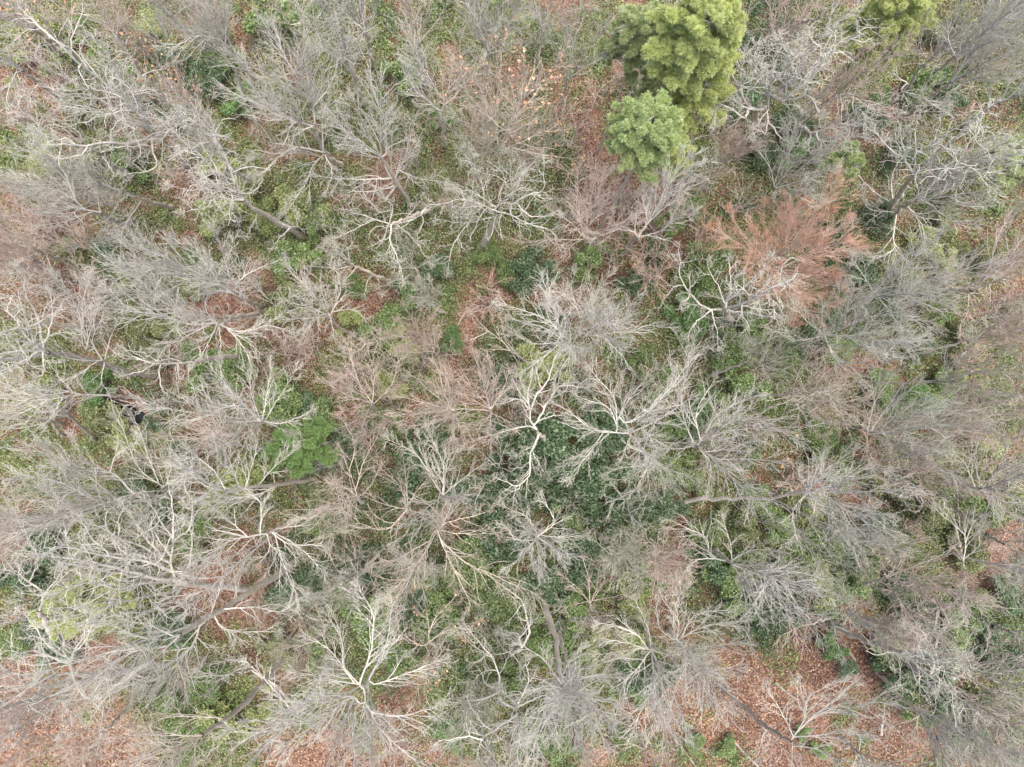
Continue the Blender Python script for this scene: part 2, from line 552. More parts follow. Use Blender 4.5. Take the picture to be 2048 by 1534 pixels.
# ------------------------------------------------------------------ the canopy trees, traced from the photo
# tile | kind | name | label | base | fork | options | limbs
TREE_DATA = '''
A|G|gnarled_tree|big white gnarled tree, its hooked and looping limbs spread over green undergrowth|1080,945|940,810|zf=13,dz=8,auto=2,R=120|940,800 800,640 690,560 560,440 430,340 330,240 230,150;800,640 750,520 690,420 620,300;900,810 770,840 620,830 470,850 290,800;860,740 720,710 640,670 430,610;690,560 600,570 420,560;910,830 905,900 930,960 880,1000 790,1015;960,850 950,930 1000,985;930,740 1030,670;840,680 810,550 815,400 740,300;860,690 860,600 800,560
A|G|gnarled_tree|crooked white tree with a swan-neck trunk, beside the big looping-limbed tree|780,1040|660,970 590,890|zf=11,dz=7,auto=1,R=90|590,900 480,860 370,850 260,800;590,890 590,820;600,880 680,870 790,850;600,900 640,970 670,1030 620,1080;470,880 450,910 320,910 180,890
A|F|bare_tree|pale leaning tree whose limbs sweep flat to the left, below the swan-neck tree|1000,1210|790,1150|zf=10,auto=2,R=110|790,1150 680,1110 560,1060 440,1010 350,960;680,1110 600,1080 440,1080 200,1080;760,1170 640,1200 500,1190 380,1230;640,1090 560,990 520,960;830,1180 740,1300 690,1380 530,1425
A|G|broken_tree|broken white snag with a thick splintered butt and short crooked limbs|1760,1375|1530,1240 1420,1170|zf=12,dz=7,auto=2,R=100|1420,1170 1380,1090 1340,1010 1290,880 1180,760;1400,1180 1250,1160 1220,1200 1130,1230;1380,1130 1180,1040 1100,960;1470,1120 1530,1040 1500,980;1500,1250 1460,1350;1640,1290 1720,1320 1730,1270;1690,1350 1620,1420;1350,1130 1200,1110 1060,1100
A|F|bare_tree|slender white tree fanning up and left behind the broken snag|1480,1080|1300,920|zf=13,auto=3,R=110|1300,920 1220,760 1100,620 1040,560;1310,930 1160,850 1000,770;1290,890 1220,780 1200,700
A|S|bare_tree|grey fine-twigged tree fanned toward the top edge, beside green moss patches|1520,500|1340,280|zf=15,auto=4,R=140|1340,280 1280,220 1190,120 1080,0;1290,230 1150,210 1020,270;1280,220 1250,100 1230,0;1330,260 1320,130 1340,20;1290,230 1200,230 1100,330
A|F|ash_tree|tallest white fan of stiff straight branches, right of the orange-leaved sapling|1990,960|1890,880 1840,720|zf=13,dz=8,auto=4,R=130|1830,640 1800,560 1750,480 1690,380 1620,250;1830,620 1880,480 1860,350;1800,570 1650,480 1500,400;1830,740 1640,680 1500,600 1400,560;1840,620 1930,500 1970,380;1830,730 1740,780 1700,850;1850,650 1960,590 2040,560;1780,500 1760,380 1780,270
A|F|bare_tree|white low tree with limbs drooping toward the viewer under the tall white fan|1960,990|1890,890|zf=10,dz=5,auto=1,R=90|1890,890 1730,860 1620,920 1560,980;1880,910 1830,960 1790,1060 1700,1200;1870,900 1760,880 1560,900;1890,900 1940,1000 1920,1080
A|T|bare_tree|long-trunked tan tree slanting up to the top edge, left of a reddish gap|980,600|760,340|zf=15,auto=2,R=100|760,340 700,240 640,130 560,40 520,-60;740,310 680,230 690,60 660,0;815,400 810,530;640,140 500,90 380,50
A|S|bare_tree|thin grey sapling with a single straight stem near the top edge|1050,520|1000,290|auto=3,R=60,dz=5|1000,290 940,130 900,0;1000,290 1110,210;980,260 860,220 760,160
A|F|bare_tree|stout pale tree entering from the left edge above an orange leaf patch|330,560|130,410|zf=17,auto=2,R=120|130,410 0,290 -120,180;150,420 90,430 40,560 70,650;230,480 170,560 160,640;240,490 400,560 470,610;120,400 0,360 -100,340
A|P|bare_tree|pinkish smooth trunk leaning out over the left edge|440,785|250,730|zf=13,auto=2,R=120|250,730 130,705 0,710 -100,720;240,730 80,690 -20,700;270,740 400,820 450,850
A|F|bare_tree|pale tree with a flat fan of arching branches above the brown brush at left|760,1340|590,1240|zf=13,auto=3,R=110|590,1240 440,1215 250,1190 100,1100;520,1230 380,1130 220,1080;540,1230 400,1290 300,1310;590,1240 560,1130 500,1040
A|S|bare_tree|tall grey trunk leaving the frame at the top, right of a thin twisted sapling|2045,250|1930,90|zf=16,auto=3,R=90|1930,90 1870,0 1830,-80;1920,80 1840,0;1930,100 2010,20;1940,120 1860,140
A|T|bare_tree|thin twisted sapling with a hooked side branch among bright green moss|1745,235|1690,140|zf=8,dz=5,auto=1,R=50|1690,140 1620,30 1560,-30;1700,140 1750,130 1790,50 1840,0;1690,145 1620,125
A|F|bare_tree|white broom-shaped tree cut by the top edge, over the red-brown gap|1200,290|1000,90|zf=17,auto=3,R=100|1000,90 930,0 900,-60;1010,100 1090,40;1040,130 1130,190 1200,210
A|P|bare_tree|pinkish straight-stemmed tree at the left edge above the brown brush|400,1534|190,1450|zf=15,auto=3,R=110|190,1450 0,1400 -100,1370;200,1450 90,1350 0,1250;230,1460 120,1530
A|TL|bare_tree|tree holding pale tan leaves in the top left corner|520,420|330,210|zf=17,auto=4,R=140,lv=.10|330,210 250,100 200,0;340,220 380,130 470,0;330,210 200,180 60,100
A|F|bare_tree|pale long-limbed tree crossing the top left corner diagonally|370,330|200,160|zf=19,auto=3,R=110|200,160 90,60 0,0;200,160 60,110 -60,60;190,150 150,60
A|PL|bare_tree|sapling with a loose cloud of orange leaves in front of the slender white fan|1330,900|1180,680|zf=11,dz=6,auto=5,R=80,lv=.16|1180,680 1080,580 1020,520;1180,680 1230,600
A|S|bare_tree|grey tree with curved drooping side twigs, left of the tall white fan|1440,560|1330,330|zf=14,dz=5,auto=6,R=100|
B|F|bare_tree|small white-barked tree with a stubby hooked limb over a bright green bush|610,850|600,650|zf=12,dz=6,auto=1,R=70|600,650 560,630 500,570 430,510 400,440;600,640 620,540 700,430 700,290;610,620 680,550 760,450 800,400;600,600 560,520 500,420 450,350;560,650 500,640
B|TL|oak_tree|oak keeping clumps of pale tan leaves, left of the red-brown leaf gap|945,990|930,880|zf=11,dz=9,auto=2,R=110,lv=.11|940,870 910,760 915,600 940,470 920,350;930,880 1010,740 1060,560 1070,440;1060,600 1180,480 1240,400;900,910 820,830 780,750 700,690 660,640;850,870 830,740 835,560 800,480;950,880 1080,820 1250,740 1300,690;1000,840 1150,900 1330,920
B|S|elm_tree|dense domed crown of fine grey twigs near the top edge|860,490|870,300|zf=14,dz=6,auto=6,R=110|870,300 850,180 800,60;870,290 900,180 960,70;860,300 820,220 740,130;880,300 980,220 1070,160;870,310 940,300 1040,280
B|T|bare_tree|slim tan tree with upright parallel stems, left of the dense domed crown|485,510|465,250|zf=15,dz=6,auto=3,R=70|460,250 440,100 400,0;470,260 500,110 540,0;470,250 560,120 620,30
B|S|bare_tree|grey straight trunk running up to the top edge above brown leaves|190,390|150,180|zf=16,auto=4,R=80|150,180 120,60 110,-40;150,190 200,80;140,180 60,110
B|H|bare_tree|slender curved grey tree with a small lopsided crown, left of green brush|130,610|70,400|zf=13,auto=4,R=80|70,400 20,250 -20,180;70,390 120,300 170,240;60,380 -20,340
B|F|ash_tree|upright white tree with two parallel leaders in the upper middle|430,1220|330,1060 240,920|zf=12,dz=8,auto=2,R=100|240,900 170,790 100,640;270,900 260,700 200,560;240,930 150,900 60,880;310,1000 300,860 310,740;330,1030 390,900 420,760;380,1010 470,1050 570,1060;240,910 90,830 20,760
B|G|gnarled_tree|white tree throwing one long curved limb low to the left|525,1225|300,1310|zf=9,dz=5,auto=0|500,1215 430,1270 300,1310 200,1280 60,1240;300,1310 290,1420 340,1510 360,1600;290,1310 300,1200 230,1150;210,1280 80,1340 -20,1380;320,1310 420,1390 500,1500;340,1060 280,1040 100,1050 -50,1040;330,1080 200,1110 60,1115;380,1290 460,1180
B|H|oak_tree|broad grey oak with thick crooked limbs spreading all round its short trunk|830,1445|930,1240|zf=11,dz=7,auto=2,R=110,r0=.30|1000,1260 1100,1310 1230,1350 1260,1410;1000,1200 1080,1140 1180,1110 1190,1010;930,1220 830,1200 700,1170 590,1190;900,1250 770,1300 620,1290;980,1180 1000,1050 1010,950;940,1180 960,1080 1030,1030;1040,1190 1090,1250 1150,1270 1230,1260;840,1210 830,1100 800,1000 790,950;760,1310 660,1440 640,1530;900,1210 780,1130 690,1110
B|P|bare_tree|feathery pinkish-grey tree below the red-brown leaf gap|1500,1400|1430,1390|zf=11,dz=7,auto=4,R=100|1420,1380 1390,1240 1390,1060;1440,1370 1450,1220 1490,1050;1430,1390 1350,1440 1290,1530;1430,1380 1350,1300 1260,1250;1400,1390 1230,1400 1110,1410
B|F|bare_tree|bowl-shaped tree with white limbs curving up from a flat fork|1730,1400|1740,1385|zf=12,dz=7,auto=0|1740,1385 1720,1340 1740,1190;1750,1385 1830,1250 1900,1100 1990,980;1760,1385 1870,1350 1960,1280 2010,1270;1700,1350 1620,1340 1520,1380;1800,1310 1800,1180 1850,1090;1840,1240 1940,1110 2040,1020
B|P|bare_tree|tangled pinkish crown at the top edge, left of the large pine||1180,170|zf=13,dz=5,auto=7,R=110|1180,160 1140,90 1040,50;1180,160 1300,80 1420,40
B|S|bare_tree|small grey tree over pink brush, between the tan-leaved oak and the large pine|1290,640|1330,460|zf=12,dz=6,auto=5,R=80|1330,460 1350,320 1330,220;1330,460 1420,400 1500,360
B|P|bare_tree|low mauve bush-like tree below the tan-leaved oak||1090,960|zf=7,dz=4,auto=6,R=50|
B|O|bare_tree|olive-grey airy tree between the two-leader tree and the grey oak||800,980|zf=9,dz=6,auto=5,R=80|
C|G|oak_tree|sprawling white oak with snaking limbs, right of the round pine|475,775|490,640 550,640|zf=13,dz=8,auto=2,R=100|550,650 550,540 520,430 450,340;550,540 470,400 470,310;540,600 560,420 590,300;410,580 390,450 410,330 360,240;560,660 550,780 510,770;560,700 620,800 700,840;650,580 650,450 670,370 740,260;670,590 800,450 900,330 1010,240;540,640 400,620 300,520 290,430;420,690 340,640 260,600 240,680;530,560 430,510 340,540;650,600 770,560 830,640;560,660 460,770;620,560 700,460 770,330 850,230
C|P|oak_tree|pale pink-barked oak reaching straight limbs to the right over rust-coloured ground|760,670|900,585|zf=13,dz=7,auto=1,R=80|890,590 1020,540 1160,450;880,590 900,500 950,420 980,330;860,600 750,550 680,560;1000,560 1100,600 1200,660 1290,690;1020,540 1130,540;890,580 1000,440 1090,340
C|G|broken_tree|short broken tree with a split butt and flat limbs to the right|715,720|800,780|zf=8,dz=5,auto=0|800,780 900,740 980,710 1090,620 1200,600;810,790 790,860;900,760 1060,790 1160,810;940,740 1100,730 1210,680;850,820 960,830 1050,800;1080,800 1200,820 1260,880
C|S|poplar_tree|big smooth grey broom of parallel branches sweeping to the top right corner|1530,420|1640,330|zf=16,dz=8,auto=4,R=130|1640,330 1750,240 1950,80 2045,0;1650,330 1760,290 1900,210 2045,150;1650,310 1700,200 1830,60;1700,280 1850,160 2000,40;1640,320 1600,200 1640,80
C|F|bare_tree|slim Y-shaped white sapling right of the cropped top-edge pine|1370,520|1430,400|zf=10,dz=7,auto=1,R=60|1430,400 1450,200 1460,120;1430,400 1530,330 1640,220;1370,520 1290,430 1270,330;1330,530 1440,560 1530,620
C|S|bare_tree|long grey trunk leaving by the right edge above dark evergreens|1690,740|1900,600|zf=17,auto=3,R=100|1900,600 2045,520 2150,450;1880,610 1980,470 2040,380;1850,640 1840,540
C|G|gnarled_tree|tall white tree forked like an antler at upper right|1240,1240|1330,1120 1400,1020|zf=14,dz=7,auto=2,R=100|1400,1010 1420,900 1410,780 1420,700;1420,1000 1490,920 1510,840 1650,740;1390,1010 1350,920 1290,900 1200,810;1350,930 1330,800 1310,720;1400,1020 1430,1140;1410,890 1480,880;1510,830 1550,720 1570,650;1250,1170 1170,1130 1080,1040;1270,1180 1270,1060 1300,960
C|F|ash_tree|white fan of dense straight branches pointing right, below the antler-forked tree|1270,1280|1330,1210 1420,1170|zf=13,dz=8,auto=2,R=110|1430,1160 1530,1050 1650,980 1820,890;1450,1170 1600,1150 1780,1120;1450,1180 1580,1260 1690,1300;1300,1250 1280,1370 1280,1460 1180,1510 1120,1490;1370,1220 1450,1320 1470,1470 1540,1500;1290,1250 1140,1220 1110,1160;1460,1160 1600,1180 1750,1200;1430,1160 1470,1060 1500,930;1350,1240 1430,1250 1560,1230
C|S|bare_tree|fuzzy grey crown behind the big red maple|580,1180|590,1100|zf=11,dz=7,auto=5,R=110|590,1090 560,980 500,890;600,1090 680,980 770,930;600,1100 740,1060 880,1010;590,1080 620,970 640,880
C|R|red_maple|big red maple whose fine twigs glow salmon pink on its right side|560,1580|560,1570|zf=8,dz=4.5,auto=14,R=175|550,1540 450,1420 350,1290;560,1540 540,1390 520,1260;570,1540 650,1390 720,1260;570,1530 730,1400 850,1290;580,1540 760,1500 920,1430;580,1560 760,1620 900,1650;560,1580 680,1740 800,1850;550,1530 400,1440 270,1360;560,1540 640,1340 640,1220;590,1580 720,1700 860,1760;550,1560 620,1700 680,1840;600,1500 800,1420 940,1340
C|P|bare_tree|mauve twiggy dome just right of the round pine||330,860|zf=9,dz=4,auto=8,R=70|
C|P|bare_tree|pinkish haze of straight twigs at the top edge, between the two pines|730,130|850,100|zf=14,dz=6,auto=6,R=110|850,100 800,0;840,110 950,10
C|S|bare_tree|grey feathery tree in the far right above the yellow-green bush|1500,560|1620,480|zf=13,dz=6,auto=7,R=130|
C|S|bare_tree|grey trunk at the right edge, its twigs over russet leaves|1860,1560|1960,1500|zf=15,auto=4,R=90|1960,1500 2045,1380 2090,1300;1950,1490 1930,1330 1980,1250;1960,1500 2060,1460
C|O|bare_tree|olive-grey wispy crown in the top right corner above the pine bush|1820,330|1960,240|zf=13,auto=6,R=120|
D|F|ash_tree|big white crown combed to the upper left, above the russet slope|1535,335|1400,275|zf=13,dz=8,auto=2,R=120|1400,280 1290,210 1130,120 950,60 820,0;1410,240 1340,140 1300,0 1270,-60;1270,200 1250,110 1150,0;1300,230 1150,150 1010,130;1340,250 1180,220 1050,130;1290,210 1200,80 1060,-30;1380,200 1480,120 1600,70;1420,210 1400,90 1380,0
D|F|ash_tree|white layered tree with a starburst of drooping twigs, under the combed crown|1545,360|1400,385 1270,425|zf=13,dz=7,auto=3,R=120|1270,420 1150,380 1000,330 880,230 760,120;1270,430 1100,430 930,380 700,350;1250,440 1210,560 1170,620;1280,440 1290,560;1280,430 1420,480 1560,440 1680,470;1240,420 1200,330 1210,250;1120,370 980,300 850,270 700,260;1290,430 1420,560 1460,650;1240,430 1120,490 980,560
D|G|broken_tree|dead white limb-tree lying nearly flat with hanging hooked twigs|1445,605|1130,655|zf=12,dz=3,auto=0|1130,655 1040,660 930,665 820,640 740,620;1040,660 1040,750;1110,660 1100,740 1130,810;930,670 930,760 970,840;910,670 850,700 780,720;1180,620 1160,550;930,665 850,600 780,590
D|G|ash_tree|largest white crown at the left edge, its branches combed upward|770,722|440,620 280,600|zf=18,dz=6,auto=1,R=110|250,590 150,530 0,480 -100,440;260,580 230,420 160,250 140,170;250,600 100,600 0,620 -80,640;240,570 100,440 20,350;250,560 300,420 300,300;220,540 120,340 80,220;200,600 70,680 -40,740;260,600 260,700 200,760
D|F|ash_tree|white tree with upright branches beside the largest left-edge crown|910,735|760,715 600,645|zf=14,dz=7,auto=0,R=110|600,640 500,480 450,330 370,220;500,580 560,380 540,260;610,640 660,480 700,420;600,650 420,640 300,600;580,680 460,730 330,780;480,450 480,300 520,200;600,660 590,760 620,810;440,330 380,310 330,360
D|F|bare_tree|long thin stem stretching left above the black puddle|1025,892|640,850|zf=15,dz=4,auto=0|640,850 480,845 300,870 180,930;480,845 400,830 200,850 80,800;300,870 170,880 0,870;380,850 330,930 300,980
D|T|bare_tree|thin tan stem leaning up-left across russet leaves, left of the puddle|560,1112|350,920|zf=14,dz=5,auto=1,R=60|350,920 250,850 130,800;340,910 360,800;330,900 200,900 90,830
D|T|bare_tree|second thin tan stem crossing the bare russet patch at the left|370,1085|250,950|zf=12,dz=5,auto=0,R=60|250,950 240,870 150,760
D|T|bare_tree|nearly level bare pole reaching the left edge below the long thin stem|370,1015|130,978|zf=15,dz=4,auto=0|130,978 0,955 -100,930;150,980 60,940
D|F|maple_tree|domed white fan opening upward, left of the bright green feathery pine|1740,1050|1520,1000|zf=14,dz=7,auto=4,R=110|1500,1000 1400,880 1280,760;1520,1000 1480,860 1460,740;1540,1010 1620,880 1700,750;1530,1020 1650,1010 1780,960;1500,1020 1350,1000 1250,960;1530,1000 1560,850 1580,730;1560,1030 1680,1060
D|T|bare_tree|tan tree laid out to the left, its base at the feathery pine|1560,1165|1330,1130|zf=14,dz=6,auto=2,R=100|1330,1130 1260,1090 1180,1000 1130,930;1330,1130 1180,1110 1010,1090;1250,1090 1140,1050 980,990;1320,1130 1400,1060
D|F|bare_tree|tree with a level tan trunk and twin rows of upright branches, below the feathery pine|1825,1345|1640,1365 1320,1410|zf=18,dz=6,auto=1,R=110|1320,1410 1200,1380 1080,1290;1320,1410 1260,1300 1140,1200;1430,1390 1480,1230 1500,1150;1500,1385 1600,1270 1700,1190;1400,1400 1360,1280 1290,1150;1600,1370 1600,1180;1380,1410 1250,1470 1130,1530;1640,1370 1500,1430 1350,1460 1180,1530
G|F|bare_tree|tree whose tan trunk bends up from a dark green gap and forks in white sprays|1960,-18|1700,100 1560,170|zf=14,dz=8,auto=1,R=90|1560,170 1400,200 1300,240 1160,330;1350,220 1200,320 1130,400;1560,170 1570,270 1480,330;1530,150 1520,0 1450,-60;1450,180 1330,90 1250,20;1600,170 1750,250 1850,350;1580,160 1690,230 1850,240;1610,150 1760,120 1850,60;1600,180 1640,300 1730,520
D|S|bare_tree|grey crown of loose curved branches above the white starburst at lower left|1060,1430|960,1385|zf=13,dz=8,auto=3,R=110|960,1380 830,1290 770,1180 720,1050;960,1390 920,1260 900,1140;960,1400 1000,1260 990,1150;940,1370 860,1200 810,1040;970,1400 1050,1320 1120,1300
D|F|ash_tree|wide white tree at the left edge with a pale swollen fork|1070,1442|860,1440 780,1425|zf=15,dz=7,auto=1,R=140|780,1430 690,1330 650,1300 520,1290 280,1200;690,1480 500,1440 400,1350 330,1220;780,1430 700,1470 450,1500 250,1400;520,1460 300,1340 150,1330;650,1300 480,1230 460,1160;650,1490 430,1560 180,1560;660,1300 680,1200 780,1130;690,1460 560,1350 420,1280
D|P|bare_tree|pink-grey brushy tree at the left edge under the flat limb-fan|420,180|200,60|zf=12,dz=6,auto=7,R=140|
D|P|bare_tree|second pink-grey brushy tree on the left edge, over brown leaves|130,120|60,60|zf=10,dz=6,auto=7,R=130|
E|H|gnarled_tree|short knotty tree lying up-left over russet leaves, centre left|300,190|80,90|zf=8,dz=5,auto=1,R=60|80,90 20,20 -60,0;90,90 -40,110 -120,100;200,130 160,170 150,230;90,100 30,170;220,160 230,220
E|F|bare_tree|small white spidery tree over yellow-green moss and brown leaves|100,500|0,460 -60,380|zf=9,dz=6,auto=2,R=70|-60,380 -150,260 -260,150;-60,390 -180,330 -280,310;-50,380 0,250 -10,150;-60,380 -40,470;-40,370 60,350 120,380
E|G|broken_tree|tiny broken white branch-tree on brown leaves, centre left|225,540|150,545|zf=3,dz=2,auto=0|150,545 100,590 60,580;140,545 110,520
E|S|bare_tree|small grey starburst at the upper edge of the russet clearing||510,290|zf=7,dz=3,auto=9,R=38|
E|P|bare_tree|pink-grey fuzzy sapling at the lower left of the russet clearing||460,510|zf=7,dz=4,auto=9,R=60|
E|F|maple_tree|dense white starburst crown at the centre right of the picture|1330,580|1300,520|zf=14,dz=7,auto=5,R=90|1300,520 1260,450 1130,370 1000,330;1300,510 1250,330 1200,220;1290,530 1220,600 1150,650 1110,680;1320,540 1340,620 1290,690 1280,760;1270,530 1130,540 1040,500;1300,520 1180,450 1060,420;1310,510 1320,410 1280,330
E|F|bare_tree|thick pale stem forking into the white starburst from above|1400,480|1400,400|zf=9,dz=7,auto=1,R=60|1400,400 1370,300 1310,260 1250,290;1400,400 1480,340 1560,280;1380,380 1350,230 1360,180;1400,400 1500,250 1540,190;1390,340 1290,250 1210,240
E|S|maple_tree|grey flattened starburst touching the white starburst on its right||1530,500|zf=13,dz=5,auto=4,R=80|1530,500 1600,400 1560,320;1550,500 1680,480 1800,440 1870,450;1540,510 1640,600 1680,660;1520,500 1430,490;1540,500 1660,400 1700,320;1520,490 1470,390
E|T|bare_tree|long thin curved limb arcing up-left beside the russet clearing|1130,680|1000,590|zf=7,dz=5,auto=0|1000,590 930,520 860,470 790,400;870,490 770,520;990,590 910,580 850,590;1050,630 980,540 950,440
E|P|red_maple|rust-tinged fan of fine branches just left of centre|880,980|880,930|zf=12,dz=7,auto=3,R=90|880,930 760,800 650,700;880,920 840,780 800,660;890,920 900,780 880,690;880,940 730,930 560,940 400,960;900,930 960,800 980,740;870,930 720,850 600,810;880,950 870,1030;890,950 1000,1010
E|T|maple_tree|brown-tipped flat fan left of the rust-tinged one|680,1000|670,940|zf=11,dz=6,auto=4,R=80|670,940 560,850 450,760;670,940 520,900 400,870;680,960 720,1080;670,950 560,1000 430,1020;660,930 600,800 570,700
E|P|red_maple|dusty pink fan of fine upright twigs, left of the brown-tipped fan|200,930|190,900|zf=11,dz=7,auto=3,R=90|190,900 100,750 60,600;190,890 200,720 170,600;190,900 50,850 -60,790;200,900 300,780 340,640;190,900 60,930
E|G|gnarled_tree|white knotted tree with a forked crown at the very centre|1245,1145|1210,1120 1150,1050|zf=9,dz=9,auto=0,R=60|1120,1000 1115,930 1120,920 1060,830 1020,760;1120,930 1150,840 1200,770 1250,640 1280,560;1160,1000 1240,860 1290,800 1400,800;1150,1050 1090,1030 980,1045 870,1080;1150,1000 1280,960;1140,1090 1110,1200 1110,1310 1040,1370 970,1350;1190,1150 1210,1290;1110,930 1050,870 970,890;1170,1080 1130,1140 1060,1180;1115,920 1100,840 1120,720
E|F|oak_tree|wide pale tree with long horizontal left limb, right of the centre tree|1785,1200|1690,1070|zf=12,dz=8,auto=2,R=90|1690,1070 1540,1060 1430,1020 1350,950 1300,920;1560,1070 1480,1150 1340,1220;1700,1080 1660,1190;1620,1000 1600,860 1500,740;1640,1000 1700,860 1800,740;1680,1010 1800,940 1950,780 2000,700;1700,1060 1850,1000 1990,900;1640,1030 1560,920 1430,870;1680,1060 1650,950 1640,790;1720,1080 1850,1120 1980,1130;1530,1060 1460,1180 1370,1290
E|O|bare_tree|pale olive tree whose limbs droop downward below the wide pale tree|1800,1180|1790,1260|zf=9,dz=6,auto=3,R=80|1790,1260 1700,1330 1600,1340;1800,1270 1810,1400;1800,1260 1890,1330 1950,1380;1790,1260 1690,1270 1600,1290;1790,1270 1740,1380 1680,1450
E|F|oak_tree|airy pale tree left of the big lower-centre crown, with curled upper tips|640,1500|600,1435|zf=11,dz=8,auto=2,R=80|600,1440 520,1300 480,1150;610,1430 700,1350 780,1290;590,1430 600,1250 530,1100;600,1430 640,1200 700,1180;520,1290 430,1180 330,1130
E|T|bare_tree|tan wiry crown left of the airy pale tree|130,1480|100,1440|zf=10,dz=7,auto=4,R=80|100,1450 60,1300 20,1200;100,1400 130,1250 210,1100;100,1440 20,1380 -80,1360;110,1440 180,1380 230,1280;60,1300 80,1130 30,1020
H|T|oak_tree|big lower-centre crown with a pale curved limb arching over a brown hollow|600,60|570,150|zf=12,dz=8,auto=3,R=130,r0=.26|570,60 500,60 400,40 390,20;380,40 280,140 150,120 60,60;570,180 600,220 750,350 930,430 1080,495;590,200 680,400 740,530;570,160 700,170 860,170;560,140 650,50 760,-60;540,180 480,310 400,400;510,200 350,310 250,330;390,30 340,-110 250,-200 200,-260;380,20 460,-100 520,-170;390,40 210,-20 110,-60;400,20 380,-150 370,-250;580,200 640,300 660,400;560,140 640,100 820,50
H|F|bare_tree|compact white crown of tangled twigs over very dark green shrubs|1180,140|1150,190|zf=12,dz=5,auto=7,R=70|1150,190 1250,110 1200,0;1120,250 1120,350 1160,400;1160,180 1290,190 1380,180;1140,200 1030,210 980,150;1150,180 1100,80 1000,30;1150,200 1060,300 1010,340;1160,200 1260,260 1290,310
H|F|poplar_tree|tree on a straight bare brown trunk, its white spokes radiating evenly, bottom centre|1180,530|1250,750 1300,1060|zf=17,dz=6,auto=6,R=100,r0=.24|1300,1060 1180,900 1110,850;1310,1100 1300,1200 1250,1300;1310,1100 1420,1200 1530,1350;1310,1060 1450,1000 1550,990;1300,1070 1200,1060 1100,1110;1310,1000 1350,900 1380,870;1310,1110 1400,1130 1550,1150;1300,1100 1220,1200 1150,1300;1305,1110 1340,1230 1400,1400
H|F|bare_tree|twin slim stem close beside the straight brown trunk at bottom centre|1275,740|1330,930|zf=12,dz=7,auto=4,R=60|1330,930 1390,1000 1500,1000;1330,930 1400,880 1450,850;1330,930 1340,1030
H|G|gnarled_tree|white zigzag tree with a broken stub and wide crooked arms, left of the radiating tree|1020,1130|1040,1220|zf=12,dz=7,auto=2,R=80|1010,1200 940,1150 930,1000 880,880 770,750;1060,1170 1100,1020 1090,930;1040,1240 920,1310 820,1380 860,1440 870,1530;1040,1190 950,1090;1000,1200 930,1150 925,1110;1060,1180 1200,1120;820,1380 740,1360 610,1380;1050,1250 1050,1340 1000,1400;920,1100 780,1130 640,1150;940,1080 860,1130 760,1150
H|T|bare_tree|smooth grey pole running out at the bottom edge below the zigzag tree|1050,1270|1085,1440|zf=15,dz=7,auto=3,R=80|1085,1440 1110,1560 1120,1640
H|G|bare_tree|small hooked white tree with a raised curly crown, above the zigzag tree|1000,870|1060,835|zf=6,dz=6,auto=0|1060,830 1030,750 980,740;1070,830 1110,750 1095,640 1060,560 1000,510;1000,860 900,870;1000,860 1040,930 1080,1030;1040,780 1100,720 1110,640
H|F|maple_tree|broad white crown of curved branches above the bare russet slope, lower right|1780,720|1820,850|zf=13,dz=7,auto=2,R=110|1820,850 1740,840 1560,870;1800,840 1740,760 1650,720 1560,700;1820,860 1740,960 1660,1050 1620,1200;1830,880 1830,1050 1740,1240;1850,860 1900,1000 1980,1200;1760,880 1640,900 1530,930;1810,840 1800,720 1740,590;1800,860 1700,820 1560,790;1840,870 1880,1030 1900,1300
H|F|maple_tree|white crown with a crooked fork, right neighbour of the broad lower-right crown|1920,730|1965,800|zf=13,dz=7,auto=2,R=100|1960,800 1870,720 1850,600;1970,790 1980,680 1900,570;I20,790 I60,680 I30,560;I30,800 I150,720 I330,690;I30,800 I170,830 I350,810;I30,800 I70,890 I150,970 I300,960;I40,790 I120,650 I260,620;I10,780 I0,640 I40,520;I80,890 I90,990 I140,1100
H|P|bare_tree|short pinkish broom with upturned branches beside the bright green patch|1470,610|1460,580|zf=9,dz=6,auto=2,R=50|1450,580 1400,500 1330,440;1460,570 1450,440 1430,360;1480,570 1540,460 1540,390;1490,580 1620,530;1440,580 1350,590;1470,570 1500,490 1510,400
H|P|bare_tree|small star-shaped crown of pale mauve twigs right of the very dark shrubs||1880,290|zf=12,dz=4,auto=10,R=52|1880,290 1890,210;1880,290 1990,260;1870,280 1790,200
H|O|bare_tree|small olive star crown left of the mauve star||1630,310|zf=10,dz=4,auto=8,R=50|1630,310 1560,270 1480,200;1630,310 1640,200
H|S|bare_tree|grey spoked sapling left of the compact white crown, over dark shrubs||90,430|zf=10,dz=4,auto=9,R=50|90,430 200,360;90,430 0,440
H|TL|bare_tree|small crooked tree holding orange-brown leaf clumps, bottom centre left|560,830|520,800|zf=8,dz=7,auto=1,R=50,lv=.13|520,780 520,680 490,650;530,760 560,660 660,550;480,830 370,760 330,680 370,560;520,800 620,740 740,700;340,600 290,580 340,530 410,500
H|F|ash_tree|great broom-like pinkish-white crown at the bottom, left of the russet bowl|250,870|140,1080|zf=16,dz=7,auto=2,R=140|110,1090 30,950 10,800 -40,700;120,1040 180,850 190,650 150,560;150,1030 280,800 300,640;200,1050 400,980 560,920;170,1200 330,1240 500,1200;100,1180 80,1350 90,1500;150,1150 250,1330 420,1480;60,1130 -100,1250 -250,1350;100,1080 -60,1020 -200,990;100,1100 -80,1120 -260,1200;140,1150 180,1350 190,1560;90,1150 0,1320 -60,1500;80,1060 -40,870 -130,800
H|T|bare_tree|tan curly-twigged crown at the bottom edge below the russet bowl|820,1320|860,1430|zf=11,dz=5,auto=5,R=80|860,1430 760,1360 620,1390;860,1430 840,1520 870,1600;850,1430 900,1330 960,1300
